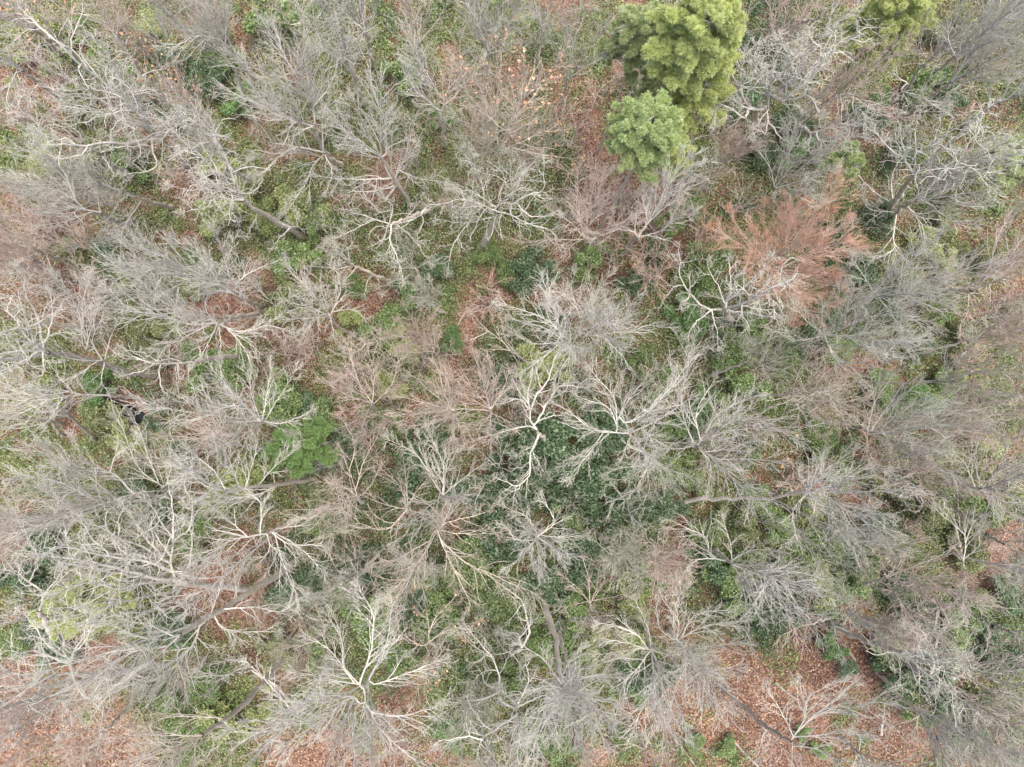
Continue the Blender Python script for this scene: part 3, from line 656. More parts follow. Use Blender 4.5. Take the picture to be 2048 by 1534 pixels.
H|P|bare_tree|pale tree at the bottom edge on the bare russet slope|1740,1350|1775,1430|zf=10,dz=5,auto=3,R=60|1775,1430 1700,1400 1600,1420 1500,1500;1775,1430 1830,1330 1900,1250;1780,1430 1900,1500
H|O|bare_tree|olive-pink tangled crown left of the zigzag tree, over brown leaves|800,1000|780,1130|zf=9,dz=5,auto=7,R=90|
H|S|bare_tree|grey mesh crown at lower centre, above the dark green bush|480,260|450,360|zf=10,dz=4,auto=7,R=90|
F|G|gnarled_tree|white tree with antler-like tips left of the amber leaf patch|330,420|300,345|zf=12,dz=7,auto=1,R=70|300,350 200,340 110,270 50,170 30,60;310,330 330,200 320,90;300,330 250,190 210,120;320,350 420,370 560,390;200,350 130,420 100,470;310,290 400,230 530,90;210,350 240,450 250,520;110,270 60,300
F|S|ash_tree|grey sweeping crown pointing right, at the edge of the big red maple|1080,320|1150,280|zf=13,dz=8,auto=4,R=110|1170,250 1300,200 1500,180;1180,270 1300,330 1430,430;1160,260 1110,150 1060,80;1170,260 1260,130 1330,60;1170,260 1330,270 1540,300;1180,280 1260,370 1370,480;1170,240 1280,150 1430,100
F|S|ash_tree|grey crown with arcs of drooping branches under the sweeping grey crown|830,500|880,500|zf=13,dz=7,auto=4,R=110|890,480 1000,450 1100,380;880,490 860,360 890,310;880,500 780,420 720,350;890,540 940,640 1040,740;880,510 720,530 600,480;890,540 1000,560 1200,540 1370,520;950,650 1100,660 1250,560;900,480 960,370 960,290;900,500 1060,500 1250,440
F|T|maple_tree|fawn fan of fine twigs on a short level trunk, right of the orange leaf specks|470,850|690,850|zf=13,dz=6,auto=5,R=100|690,850 800,760 860,660;690,850 830,880 1050,880;700,850 850,820 1030,790;690,860 760,960 830,1050;690,840 720,720 780,650;700,860 830,940 930,990
F|S|ash_tree|grey fan with forked stems rising in the right half, above the mauve brush|1100,1020|1130,1060|zf=12,dz=8,auto=4,R=110|1130,1050 1050,980 980,950;1150,1050 1170,900 1260,760;1160,1060 1300,980 1400,900;1160,1080 1300,1110 1500,1150;1140,1090 1130,1200;1160,900 1190,780;1150,1060 1260,900 1370,820;1150,1070 1330,1060 1460,1040
F|FL|ash_tree|pale green-grey branching crown dotted with a few orange leaves|100,1130|140,1150|zf=12,dz=8,auto=3,R=120,lv=.006,lm=lf_orange|130,1120 60,1000 40,880 80,700 90,620;150,1120 260,960 420,880;160,1110 300,1060 480,1040;150,1180 250,1220 400,1220 540,1230;140,1160 220,1260 200,1370;150,1110 130,960 210,800;170,1110 340,1000 460,990 640,1070;130,1130 40,1160 -40,1160;160,1190 300,1160 420,1130
F|F|poplar_tree|white fan spread wide to the right on a long level brown trunk|0,1497|150,1455 500,1452 780,1420|zf=14,dz=8,auto=2,R=140|790,1420 760,1370 740,1330;800,1400 900,1280 1000,1200;830,1400 1000,1350 1150,1300;820,1430 1000,1490 1150,1530;800,1430 900,1500 960,1600;830,1410 980,1420 1260,1400;820,1440 900,1560 1080,1640;790,1410 850,1300 860,1230;780,1440 700,1520 710,1640;850,1430 1020,1530 1180,1620
F|P|poplar_tree|thick grey-barked tree leaning out at the right edge with pinkish stubs|1560,240|1740,235|zf=15,dz=7,auto=1,R=120,r0=.26|1750,240 1880,180 2045,100 2150,60;1740,230 1700,160;1750,220 1760,170;1790,230 1900,80 1990,0 2040,-80;1720,250 1720,360 1680,430;1850,240 1960,270 2045,290;1720,330 1880,310 2045,340;1760,200 1830,110 1900,-100;1660,280 1590,220 1550,170;1880,310 1900,400 1990,460
F|P|bare_tree|mauve-tipped low fan with a small white hooked twig|1440,950|1500,990|zf=10,dz=6,auto=4,R=90|1500,990 1460,990;1500,990 1640,900 1700,840;1500,990 1620,960 1730,960;1500,990 1540,880
F|F|oak_tree|white knobbly crown at the right edge, above the dark brown thicket|1570,1345|1700,1380 1800,1390|zf=14,dz=7,auto=2,R=120|1760,1390 1700,1250 1600,1150;1890,1280 1950,1150 2040,1080;1800,1390 1880,1290 2040,1230;1800,1390 1930,1400 2045,1330;1790,1380 1760,1230 1790,1100;1820,1400 1900,1500 2000,1560;1570,1350 1640,1370;1800,1390 2000,1440
F|P|bare_tree|wide mauve-brown brush of fine twigs, lower right of centre||1430,1200|zf=7,dz=5,auto=11,R=130|
F|TL|bare_tree|tan-tipped tree at the right edge above the white knobbly crown|1800,880|1900,900|zf=13,dz=6,auto=6,R=110,lv=.03|
F|O|bare_tree|olive wispy crown over green moss right of centre, above the dotted crown||500,640|zf=10,dz=5,auto=7,R=90|
F|S|bare_tree|grey-green wispy crown at far right between two mauve brushes||1650,760|zf=9,dz=6,auto=7,R=100|
F|P|bare_tree|brown-pink crown near the right edge under the leaning grey-barked tree||1850,500|zf=10,dz=6,auto=8,R=110|
I|F|bare_tree|white crown with a crooked leading limb, over dark green shrubs, lower right|230,250|340,350|zf=12,dz=8,auto=3,R=100|320,330 210,300 190,200 100,150 10,110;340,350 400,450 420,600;350,340 520,420 760,480;340,340 330,220 300,130;360,330 450,270 560,270;380,420 480,620;230,320 120,330 60,400;350,340 500,370 700,400;400,430 520,500 600,600
I|P|maple_tree|mauve fan of twigs pointing right, lower right|1100,470|1240,430|zf=13,dz=7,auto=3,R=90|1240,430 1380,430 1600,420;1240,430 1400,360 1560,300;1240,430 1400,500 1500,560;1240,425 1330,330 1380,240;1250,430 1420,470 1640,490
I|S|bare_tree|grey upright tree with a narrow crown and one bent side arm, far right|1640,120|1690,330|zf=13,dz=6,auto=3,R=80|1690,330 1700,200 1640,130 1560,60;1700,320 1780,240 1780,170;1690,330 1700,480 1690,580;1700,200 1760,90 1830,40 1840,0;1690,330 1640,250
I|G|gnarled_tree|curly dead white tree with looping arms at lower right|1330,900|1500,1000|zf=10,dz=8,auto=0|1500,990 1520,930 1480,850 1450,780 1520,740 1530,650 1600,600 1700,590;1530,830 1560,740 1640,670;1470,770 1380,700;1490,870 1350,880 1290,840;1480,860 1590,870 1680,900;1540,740 1600,700 1580,640;1450,790 1380,830
I|T|bare_tree|long thick slanting trunk ending in a yellow-grey broom in the bottom right corner|1370,925|1520,1010 1690,1140|zf=14,dz=9,auto=2,R=150,r0=.27|1690,1140 1800,1280 1900,1450 1960,1560;1650,1060 1800,1180 2040,1330;1700,1120 1850,1110 2045,1150;1690,1150 1900,1300 2045,1450;1620,1080 1740,1220 1830,1400;1560,1040 1620,1160 1700,1210 1760,1330;1700,1140 1870,1200 2045,1230;1690,1150 1760,1350 1800,1534
I|H|bare_tree|mossy grey trunk slanting right from a stump-like root over russet ground|930,700|1080,780 1330,865|zf=16,dz=6,auto=3,R=100,r0=.25|950,710 960,780 960,850;1330,860 1500,900 1640,930;1040,760 1030,680 1060,620 1040,580 1000,560;1330,860 1400,980 1470,1050;1250,830 1300,920 1310,1010;1330,870 1480,870
I|F|oak_tree|white-limbed tree on a dark mottled trunk across the russet slope at the bottom|280,1070|530,1290 690,1390|zf=13,dz=7,auto=0,R=90,dark=1,r0=.16|700,1350 760,1240 790,1120 900,1060;690,1340 640,1230 560,1100;720,1350 860,1200 1040,1180 1160,1160;720,1370 900,1340 1060,1330;690,1420 690,1530 690,1600;540,1300 520,1350 500,1440;760,1240 730,1160 720,1080;850,1200 960,1130 1020,1070;710,1400 860,1440 960,1520
I|T|bare_tree|small twiggy stub tree with short bent sticks on the russet slope|1210,1340|1225,1220|zf=5,dz=3,auto=1,R=30|1220,1220 1230,1170 1260,1160;1430,1230 1270,1290 1260,1240;1225,1210 1240,1300
I|S|bare_tree|thin grey trunk slanting down to a wispy crown at the bottom right|1200,990|1320,1120 1440,1220|zf=14,dz=6,auto=4,R=120|1440,1220 1560,1330 1700,1500;1440,1220 1500,1370 1540,1534;1430,1220 1600,1260 1760,1370
I|F|bare_tree|pale crown of forked twigs over green ground near the right edge|1600,1020|1740,960|zf=13,dz=6,auto=3,R=110|1740,960 1830,930 1960,920 2045,870;1740,960 1820,860 1830,790;1740,950 1700,860 1720,790;1750,960 1880,990 2045,960
I|F|bare_tree|white spray on a dark fork among the russet leaves, above the mossy trunk|990,690|1030,620|zf=9,dz=4,auto=6,R=35|1030,620 1040,580 1000,560;1030,620 1080,600
I|P|bare_tree|pale salmon fan of fine twigs right of the mossy grey trunk|1120,710|1160,710|zf=11,dz=6,auto=3,R=70|1160,710 1260,690 1370,660;1160,710 1260,740 1360,790;1160,710 1230,640 1280,580
I|P|bare_tree|curved limb arching left from the mossy trunk over russet leaves|930,655|800,700|zf=9,dz=3,auto=0|800,700 720,720 690,760 650,810;790,690 780,620 800,560;720,720 640,760
I|F|bare_tree|white dense brush of twigs at the bottom right edge|1560,1380|1640,1430|zf=12,dz=5,auto=8,R=150|
I|S|bare_tree|grey crown of curly twigs at the bottom edge right of the dark-trunked tree|1000,1380|1080,1450|zf=12,dz=5,auto=7,R=110|1080,1450 1090,1370 1060,1330;1090,1450 1040,1534
I|T|bare_tree|tan fuzzy crown by the right edge holding faded beige leaves|1830,180|1930,230|zf=12,dz=5,auto=7,R=110,lv=.05
I|S|bare_tree|wiry grey crown at the right edge over dark green ivy|1860,700|1960,740|zf=12,dz=5,auto=7,R=110|
I|O|bare_tree|wide olive mesh crown between the white right-hand fan and the mauve fan||860,250|zf=9,dz=5,auto=8,R=130|
G|G|ash_tree|brightest white tree, a candelabra of crowded wavy branches, lower left|1445,490|1100,462 1020,430|zf=16,dz=8,auto=1,R=100,r0=.28|1010,400 1000,340 1010,200 940,100 880,0;1010,200 1100,140 1130,0 1100,-80;1010,220 1020,80 1000,-60;960,320 850,250 700,190 560,110;1000,400 830,340 600,300 420,260;980,450 780,390 560,340 300,310;1040,460 850,460 700,490 520,460 400,500;1050,470 1010,560 850,620 700,640;960,330 850,180 760,40;980,300 900,150 840,60;970,400 850,310 680,270 500,230;1060,440 1100,330 1120,230 1110,160;980,450 860,420 650,400 450,360;1090,470 1170,380 1250,280
G|F|poplar_tree|big leaning tree on a long bare diagonal trunk, lower left|1735,335|1280,620 1050,760|zf=18,dz=6,auto=1,R=130,r0=.27|1050,760 930,870 800,940 600,1000;1040,770 950,790 830,780 650,710;1250,640 1170,700 1130,820 1000,930 850,960 650,1010;1130,820 1040,860 1040,950 1080,1050;1300,640 1500,600 1640,625 1740,560;1010,780 900,720 790,690;1240,660 1290,480 1300,400;1380,550 1380,450 1360,370;1130,820 950,1000 800,1040 650,1080;990,810 780,860 620,940;1180,700 1080,700 1090,600;1090,860 1000,1020 920,1060;1100,880 1080,1000 1030,1100;1280,700 1360,740 1560,740;1150,790 1220,850 1190,910
G|G|gnarled_tree|pale gnarled tree with claw-like limbs over the orange leaf slope, bottom left|660,1003|420,985|zf=16,dz=7,auto=1,R=110|400,920 380,840 340,700;420,890 470,800 560,720 550,680;420,900 440,850 500,760 490,650;360,890 260,820 200,720 180,680;420,940 440,1050 520,1140 610,1140 600,1290;410,1000 400,1100 380,1200 370,1280;400,980 200,1010 0,960 -60,950;390,1100 150,1150 0,1200;390,1110 410,1180 400,1240;390,1040 200,1050 40,990;380,1110 240,1230 60,1330;370,920 200,860 60,890
G|G|gnarled_tree|thick crooked white limbs reaching in at the left edge beside the lime green pine|330,800|230,620|zf=14,dz=7,auto=0,R=90|230,620 240,520 160,450 60,370 0,300;230,630 320,580;220,640 170,680 80,650 -20,660;240,540 290,480 350,410;160,450 200,370 210,350;100,640 90,600;70,370 0,450 -40,480;180,670 60,690 -30,750;130,400 100,330
G|P|bare_tree|pink-white tree fanning over the orange ground in the bottom left corner|480,1010|330,1110|zf=17,dz=7,auto=3,R=140|330,1110 100,1230 -50,1330;300,1100 100,1090 -50,1080;330,1120 230,1260 140,1400;280,1130 60,1180 -80,1220;340,1110 420,1240 420,1350
G|T|bare_tree|long grey-tan trunk running down to the bottom edge with a flat side limb|1690,870|1400,1190 1180,1350|zf=18,dz=6,auto=1,R=100,r0=.24|1180,1350 1060,1500 980,1600;1190,1350 950,1340 760,1350 640,1400;1330,1250 1130,1240 960,1250 900,1260;1150,1390 1130,1534;1200,1340 1080,1420 940,1500;1240,1320 1250,1450 1200,1530
G|F|bare_tree|pale tree with crossing side branches, between the great broom crown and the grey-tan trunk|1960,900|1720,1220|zf=15,dz=6,auto=1,R=100|1720,1220 1640,1120 1500,970;1730,1200 1830,1100 1880,990;1700,1280 1590,1370 1430,1534;1710,1270 1590,1270 1480,1260;1720,1240 1660,1400 1660,1534;1690,1300 1520,1330 1380,1330;1740,1220 1870,1230 1990,1180
G|F|bare_tree|small curved white branch lying over brown and green ground, bottom left|1500,960|1350,985|zf=7,dz=3,auto=0|1350,985 1280,1020 1240,1070;1340,985 1260,1000 1180,980;1500,960 1600,1050 1700,1160
G|P|bare_tree|grey-pink trunk at the left edge ending in fine pink twigs|260,310|200,275|zf=6,dz=8,auto=2,R=100|200,270 120,280 0,300;200,270 100,150 90,0;190,260 60,180 -40,150
G|T|bare_tree|fine tan crown over the orange slope at the very bottom left|760,1180|600,1330|zf=13,dz=5,auto=6,R=130|600,1330 500,1400 380,1500;600,1330 560,1480
G|P|bare_tree|pink brushy crown above the candelabra tree at the left edge||170,100|zf=14,dz=5,auto=8,R=130|
G|O|bare_tree|olive thin crown over mossy ground, right of the diagonal trunk||1800,620|zf=8,dz=5,auto=7,R=100|
G|T|bare_tree|tan wiry crown of arching twigs, left of the small leafy-clump tree|1830,640|1900,780|zf=9,dz=6,auto=5,R=90|1900,780 1870,650 1820,560;1920,760 1940,620 1930,520;1900,780 1800,700
'''


def read_opts(s):
    d = {}
    for kv in s.split(','):
        if '=' in kv:
            k, v = kv.split('=')
            d[k] = v if k == 'lm' else float(v)
    return d


for line in TREE_DATA.strip().splitlines():
    f = line.split('|')
    tile, kind, name, label, base, fork, opts = f[:7]
    limbs = f[7] if len(f) > 7 else ''
    o = read_opts(opts)
    bare_tree(name, tile, kind[0], label, base, fork, o.get('zf'), o.get('dz', 7.), o.get('R', 110), int(math.ceil(o.get('auto', 4) * (.55 if limbs else .75))), limbs,
              o.get('lv', .08) if kind.endswith('L') else o.get('lv', 0), o.get('lm', 'lf_tan'), o.get('r0'), bool(o.get('dark', 0)))


# ------------------------------------------------------------------ green pines
PINES = [
    ('tall bright yellow-green pine, the highest and widest green crown at the top edge', 1395, 56, 80, 21, 5.5, 'needle_y', .30, 1., .15),
    ('darker olive-green pine crown pressed against the left side of the tall yellow-green pine', 1272, 62, 58, 17, 5, 'needle_o', .28, .8, .25),
    ('smaller yellow-green pine crown hanging below the tall yellow-green pine', 1400, 188, 50, 16, 4, 'needle_y', .28, .9, .25),
    ('thin olive pine with grey limbs showing through, between the big pines', 1335, 150, 55, 14, 5, 'needle_o', .26, .5, .3),
    ('dense round pine crown with pompom tufts, green on its left and yellow on its right', 1290, 256, 70, 18, 4., 'needle_g', .27, 1., .0),
    ('narrow yellow-green side pine joined to the right of the round pompom pine', 1345, 300, 34, 13.5, 3, 'needle_y', .26, 1., .1),
    ('bright yellow-green pine cropped by the top edge near the right corner', 1790, 20, 66, 15, 6, 'needle_y', .26, .8, .2),
    ('small ragged yellow-green pine just below the cropped top-edge pine', 1758, 92, 40, 11, 4, 'needle_y', .24, .6, .3),
    ('soft olive-green young pine at the right edge, upper part', 2010, 312, 52, 8, 4, 'needle_o', .24, .6, .2),
    ('small pale green puff of a young pine above the grey fuzzy crown', 1690, 315, 30, 8, 3, 'needle_g', .24, .7, .1),
    ('sliver of a yellow-green pine cut by the top edge, top centre', 1012, -6, 36, 11, 4, 'needle_o', .24, .8, .1),
    ('lime-green feathery pine under the crooked left-edge limbs', 150, 1215, 66, 9.5, 4, 'needle_y', .22, .8, .2),
    ('bright green feathery young pine at the foot of the level tan trunk', 586, 890, 54, 10, 4., 'needle_b', .24, 1., .1),
]
for lab, x, y, r, zt, dep, mat, tuft, dens, lob in PINES:
    pine('pine_tree', lab, x, y, r, zt, dep, mat, None, tuft, dens, 1.0, lob)

# ------------------------------------------------------------------ what grows low, as a coarse map of the wood floor (cells of 128 photo pixels)
MAP = '''
llmplmgmmpldplmm
bmggmglppbgmmbmm
lgplbbmmgbgddmgm
ppmmgggmgpppmmmb
bplblbgbbmblmdmb
mmmbblgbddmgmbgm
lgdpgbppddgmmmgm
lmmdgddgdgmmpbgm
bmmbdmddgdbggmmb
glmbdgdglgbdgbgd
bbmmbmmggmgooodm
ooglobbggbgobobg
'''.split()


def cell(px, py):
    i = int(min(max(py // 128, 0), 11))
    j = int(min(max(px // 128, 0), 15))
    return MAP[i][j]


PATCH = [(905, 615, 50, 'b'), (960, 565, 40, 'b'), (1200, 560, 30, 'b'), (40, 180, 34, 'b'), (80, 215, 26, 'b'), (1190, 190, 36, 'b'),
         (1180, 250, 34, 'b'), (1170, 330, 26, 'b'), (1670, 200, 44, 'b'), (1640, 240, 34, 'b'), (1870, 480, 42, 'o'), (1840, 510, 30, 'o'), (590, 370, 30, 'b'),
         (350, 380, 24, 'b'), (300, 395, 36, 'b'), (610, 690, 66, 'b'), (690, 600, 46, 'b'), (480, 1165, 46, 'b'), (500, 1240, 44, 'b'),
         (235, 845, 24, 'b'), (130, 880, 44, 'b'), (60, 890, 36, 'o'), (830, 1385, 62, 'b'), (60, 1440, 110, 'o'), (170, 1460, 100, 'o'),
         (300, 1490, 44, 'o'), (560, 1490, 60, 'o'), (400, 1070, 30, 'o'), (1450, 1340, 90, 'o'), (1540, 1400, 120, 'o'), (1450, 1440, 100, 'o'),
         (1640, 1430, 80, 'o'), (1740, 1440, 50, 'o'), (1420, 1400, 90, 'o'), (640, 640, 50, 'b'), (560, 700, 50, 'b'), (880, 660, 34, 'b'), (1350, 1480, 60, 'o'), (1730, 1400, 50, 'b'), (1340, 1190, 32, 'b'), (1380, 1050, 28, 'b'), (1290, 470, 40, 'b'),
         (1860, 1030, 20, 'b'), (1750, 1260, 30, 'b'), (1960, 420, 30, 'b'), (2010, 800, 36, 'b'), (440, 590, 40, 'b'), (1590, 1230, 30, 'o'),
         (600, 440, 60, 'g'), (630, 490, 50, 'g'), (800, 140, 50, 'g'), (540, 600, 34, 'l'), (420, 430, 50, 'l'), (500, 400, 40, 'l'), (1540, 40, 50, 'd'),
         (470, 980, 50, 'l'), (360, 1440, 55, 'g'), (520, 1425, 40, 'l'), (180, 800, 40, 'g'), (1370, 635, 30, 'g'), (880, 240, 30, 'g'), (470, 200, 34, 'g')]


def cells(P, jit=38):
    q = pix(P) + rs.randn(len(P), 2) * 9
    # the borders between patches wander with a smooth field instead of following the grid
    q[:, 0] += jit * (np.sin(q[:, 1] / 37. + 1.3) + np.sin(q[:, 1] / 91. + q[:, 0] / 53.))
    q[:, 1] += jit * (np.sin(q[:, 0] / 41. + .4) + np.sin(q[:, 0] / 83. - q[:, 1] / 67.))
    i = np.clip(q[:, 1] // 128, 0, 11).astype(int)
    j = np.clip(q[:, 0] // 128, 0, 15).astype(int)
    G = np.array([list(r) for r in MAP])
    out = G[i, j]
    for x, y, r, c in PATCH:
        dd = np.hypot(q[:, 0] - x, q[:, 1] - y) / r
        out[dd < .75 + rs.rand(len(q)) * .5] = c
    return out


# ------------------------------------------------------------------ leafy shrubs: stems inside, leaves over uneven lobes
BUSH_LEAF = dict(g='lf_g', d='lf_d', l='lf_l', m='lf_m', y='lf_y', b='lf_b')
bush_cache = {}


def bush_mesh(var, col):
    k = (var, col)
    if k in bush_cache:
        return bush_cache[k]
    r = np.random.RandomState(100 + var)
    nl = r.randint(9, 16)
    cen = np.stack((r.uniform(-1.15, 1.15, nl), r.uniform(-1.15, 1.15, nl), r.uniform(.5, 2.1, nl)), 1)
    cen[:, :2] *= (1.25 - .3 * cen[:, 2:3])
    rad = r.uniform(.25, .62, nl)
    n = 5600
    w = r.randint(0, nl, n)
    d = norm(r.randn(n, 3))
    d[:, 2] = np.abs(d[:, 2]) * np.where(r.rand(n) < .8, 1, -1)
    P = cen[w] + d * rad[w][:, None] * (r.uniform(.35, 1.0, (n, 1)) ** .5) * np.array((1, 1, .8))
    P += r.randn(n, 3) * .05
    v, q = leaf_cards(P, 1, .105 if var % 2 else .13, .02, .35)
    leaf = mesh_np('foliage', v, q)
    leaf.materials.append(M[BUSH_LEAF[col]])
    S = np.array([catmull([(r.uniform(-.12, .12), r.uniform(-.12, .12), 0), c * np.array((.45, .45, .5)), c], 7) for c in cen])
    v, q = tubes(S, np.repeat(np.linspace(.035, .012, 7)[None], nl, 0), 5)
    st = mesh_np('stems', v, q)
    st.materials.append(M['trunk'])
    bush_cache[k] = (leaf, st)
    return bush_cache[k]


sap_cache = {}
SAP = dict(P=('pink', 'tw_pink'), O=('olive', 'tw_olive'), R=('pink', 'tw_red'), S=('grey', 'tw_grey'), T=('tan', 'tw_tan'))


def sapling_mesh(var, col):
    k = (var, col)
    if k in sap_cache:
        return sap_cache[k]
    ns = 3 + var % 3
    st = []
    for i in range(ns):
        az = i * 6.28 / ns + rnd.uniform(-.5, .5)
        o = rnd.uniform(.6, 1.5)
        h = rnd.uniform(3.2, 5.2)
        st.append(catmull([(0.05 * cos(az), .05 * sin(az), 0), (o * .35 * cos(az), o * .35 * sin(az), h * .45), (o * cos(az + .2), o * sin(az + .2), h)], 12))
    P0 = np.array(st) + np.cumsum(rs.randn(ns, 12, 3) * .035, axis=1) * np.linspace(0, 1, 12)[None, :, None]
    R0 = np.repeat(np.linspace(.035, .010, 12)[None], ns, 0)
    P1, R1, _ = spawn(P0, R0, 8, .3, 1., .36, (.4, 1.), .15, .12, 6, .016, .008, .4, 1.8)
    P2, R2, _ = spawn(P1, R1, 4, .12, 1., .5, (.35, .9), .15, .14, 4, .010, .007, .25, .9)
    P3, R3, _ = spawn(P2, R2, 3, .2, 1., .5, (.3, .9), .2, .1, 3, .008, .006, .15, .5)
    v, q = join([tubes(P0, R0, 5), tubes(P1, R1, 4)])
    a = mesh_np('stems', v, q)
    a.materials.append(M[SAP[col][0]])
    v, q = join([tubes(P2, R2, 3), tubes(P3, R3, 3)])
    b = mesh_np('twig_sprays', v, q)
    b.materials.append(M[SAP[col][1]])
    sap_cache[k] = (a, b)
    return sap_cache[k]


# landmarks that a low plant is described against (photo pixel, words)
LAND = [
    (1292, 258, 'the round pompom pine'), (1395, 60, 'the tall yellow-green pine'), (1790, 40, 'the cropped top-edge pine'),
    (1560, 490, 'the big red maple'), (262, 825, 'the black puddle'), (592, 900, 'the bright feathery pine'),
    (148, 1222, 'the lime-green pine'), (910, 620, 'the russet clearing'), (1065, 830, 'the white knotted centre tree'),
    (1125, 680, 'the white starburst crown'), (975, 430, 'the broad grey oak'), (1530, 190, 'the sprawling white oak'),
    (1840, 370, 'the antler-forked tree'), (600, 190, 'the tallest white fan'), (290, 250, 'the looping-limbed tree'),
    (560, 450, 'the broken white snag'), (430, 590, 'the combed white crown'), (80, 690, 'the largest left-edge crown'),
    (345, 1140, 'the candelabra tree'), (560, 1140, 'the long diagonal trunk'), (140, 1350, 'the claw-limbed tree'),
    (730, 1390, 'the great broom crown'), (860, 1050, 'the big lower-centre crown'), (1075, 1080, 'the compact tangled crown'),
    (1110, 1340, 'the radiating bottom tree'), (1300, 1290, 'the broad lower-right crown'), (1600, 1400, 'the bare russet slope'),
    (1860, 1330, 'the curly dead tree'), (1690, 1260, 'the mossy slanting trunk'), (1465, 1120, 'the crooked-leader crown'),
    (1620, 990, 'the wide fan on a level trunk'), (1400, 900, 'the orange-dotted crown'), (1250, 860, 'the wide pale tree'),
    (1740, 860, 'the grey forked fan'), (1790, 590, 'the sweeping grey crown'), (1945, 575, 'the leaning right-edge trunk'),
    (1010, 230, 'the tan-leaved oak'), (930, 90, 'the dense domed crown'), (1980, 860, 'the white knobbly crown'),
    (520, 830, 'the domed white fan'), (950, 810, 'the rust-tinged fan'), (730, 790, 'the dusty pink fan'), (1450, 605, 'the antler-tipped white tree'),
]
pending = []


def low_plant(name, cat, words, loc, scale, meshes, parts, group):
    o = empty(name, loc)
    o.rotation_euler = (0, 0, rnd.uniform(0, 6.28))
    o.scale = scale
    for me, pn in zip(meshes, parts):
        c = bpy.data.objects.new(pn, me)
        C.objects.link(c)
        c.parent = o
    o['category'] = cat
    o['group'] = group
    p = pix(np.array(loc) + UP * scale[2] * 1.6)
    pending.append((o, words, p))
    return o


COLW = dict(g='green', d='dark green', l='yellow-green', m='olive-green', y='lime-green', b='bright green')


def bush(px, py, rpx, col):
    if math.hypot(px - 250, py - 825) < 42 + rpx * .5:
        return
    s = rpx * 47.5 / FPX / 1.25
    hs = s * rnd.uniform(.8, 1.05)
    p = at(px, py, 1.9 * hs)
    ms = bush_mesh(rnd.randint(0, 5), col)
    size = 'large' if rpx > 52 else ('small' if rpx < 34 else '')
    low_plant('evergreen_shrub', 'shrub', f'{size} {COLW[col]} leafy shrub'.strip(), (p[0], p[1], 0), (s, s * rnd.uniform(.85, 1.15), hs), ms, ('foliage', 'stems'), 'evergreen shrubs on the forest floor')


SAPW = dict(P='pinkish', O='olive-grey', R='reddish', S='grey', T='tan')


def sapling(px, py, s, col):
    if math.hypot(px - 250, py - 825) < 85 or math.hypot(px - 1500, py - 1400) < 110:
        return
    p = at(px, py, 3.2 * s)
    ms = sapling_mesh(rnd.randint(0, 4), col)
    low_plant('bare_sapling', 'sapling', f'{"tall" if s > 1.12 else ("low" if s < .88 else "")} {SAPW[col]} bare sapling'.strip(), (p[0], p[1], 0), (s * 1.3, s * 1.3, s), ms, ('stems', 'twig_sprays'), 'bare saplings of the understorey')


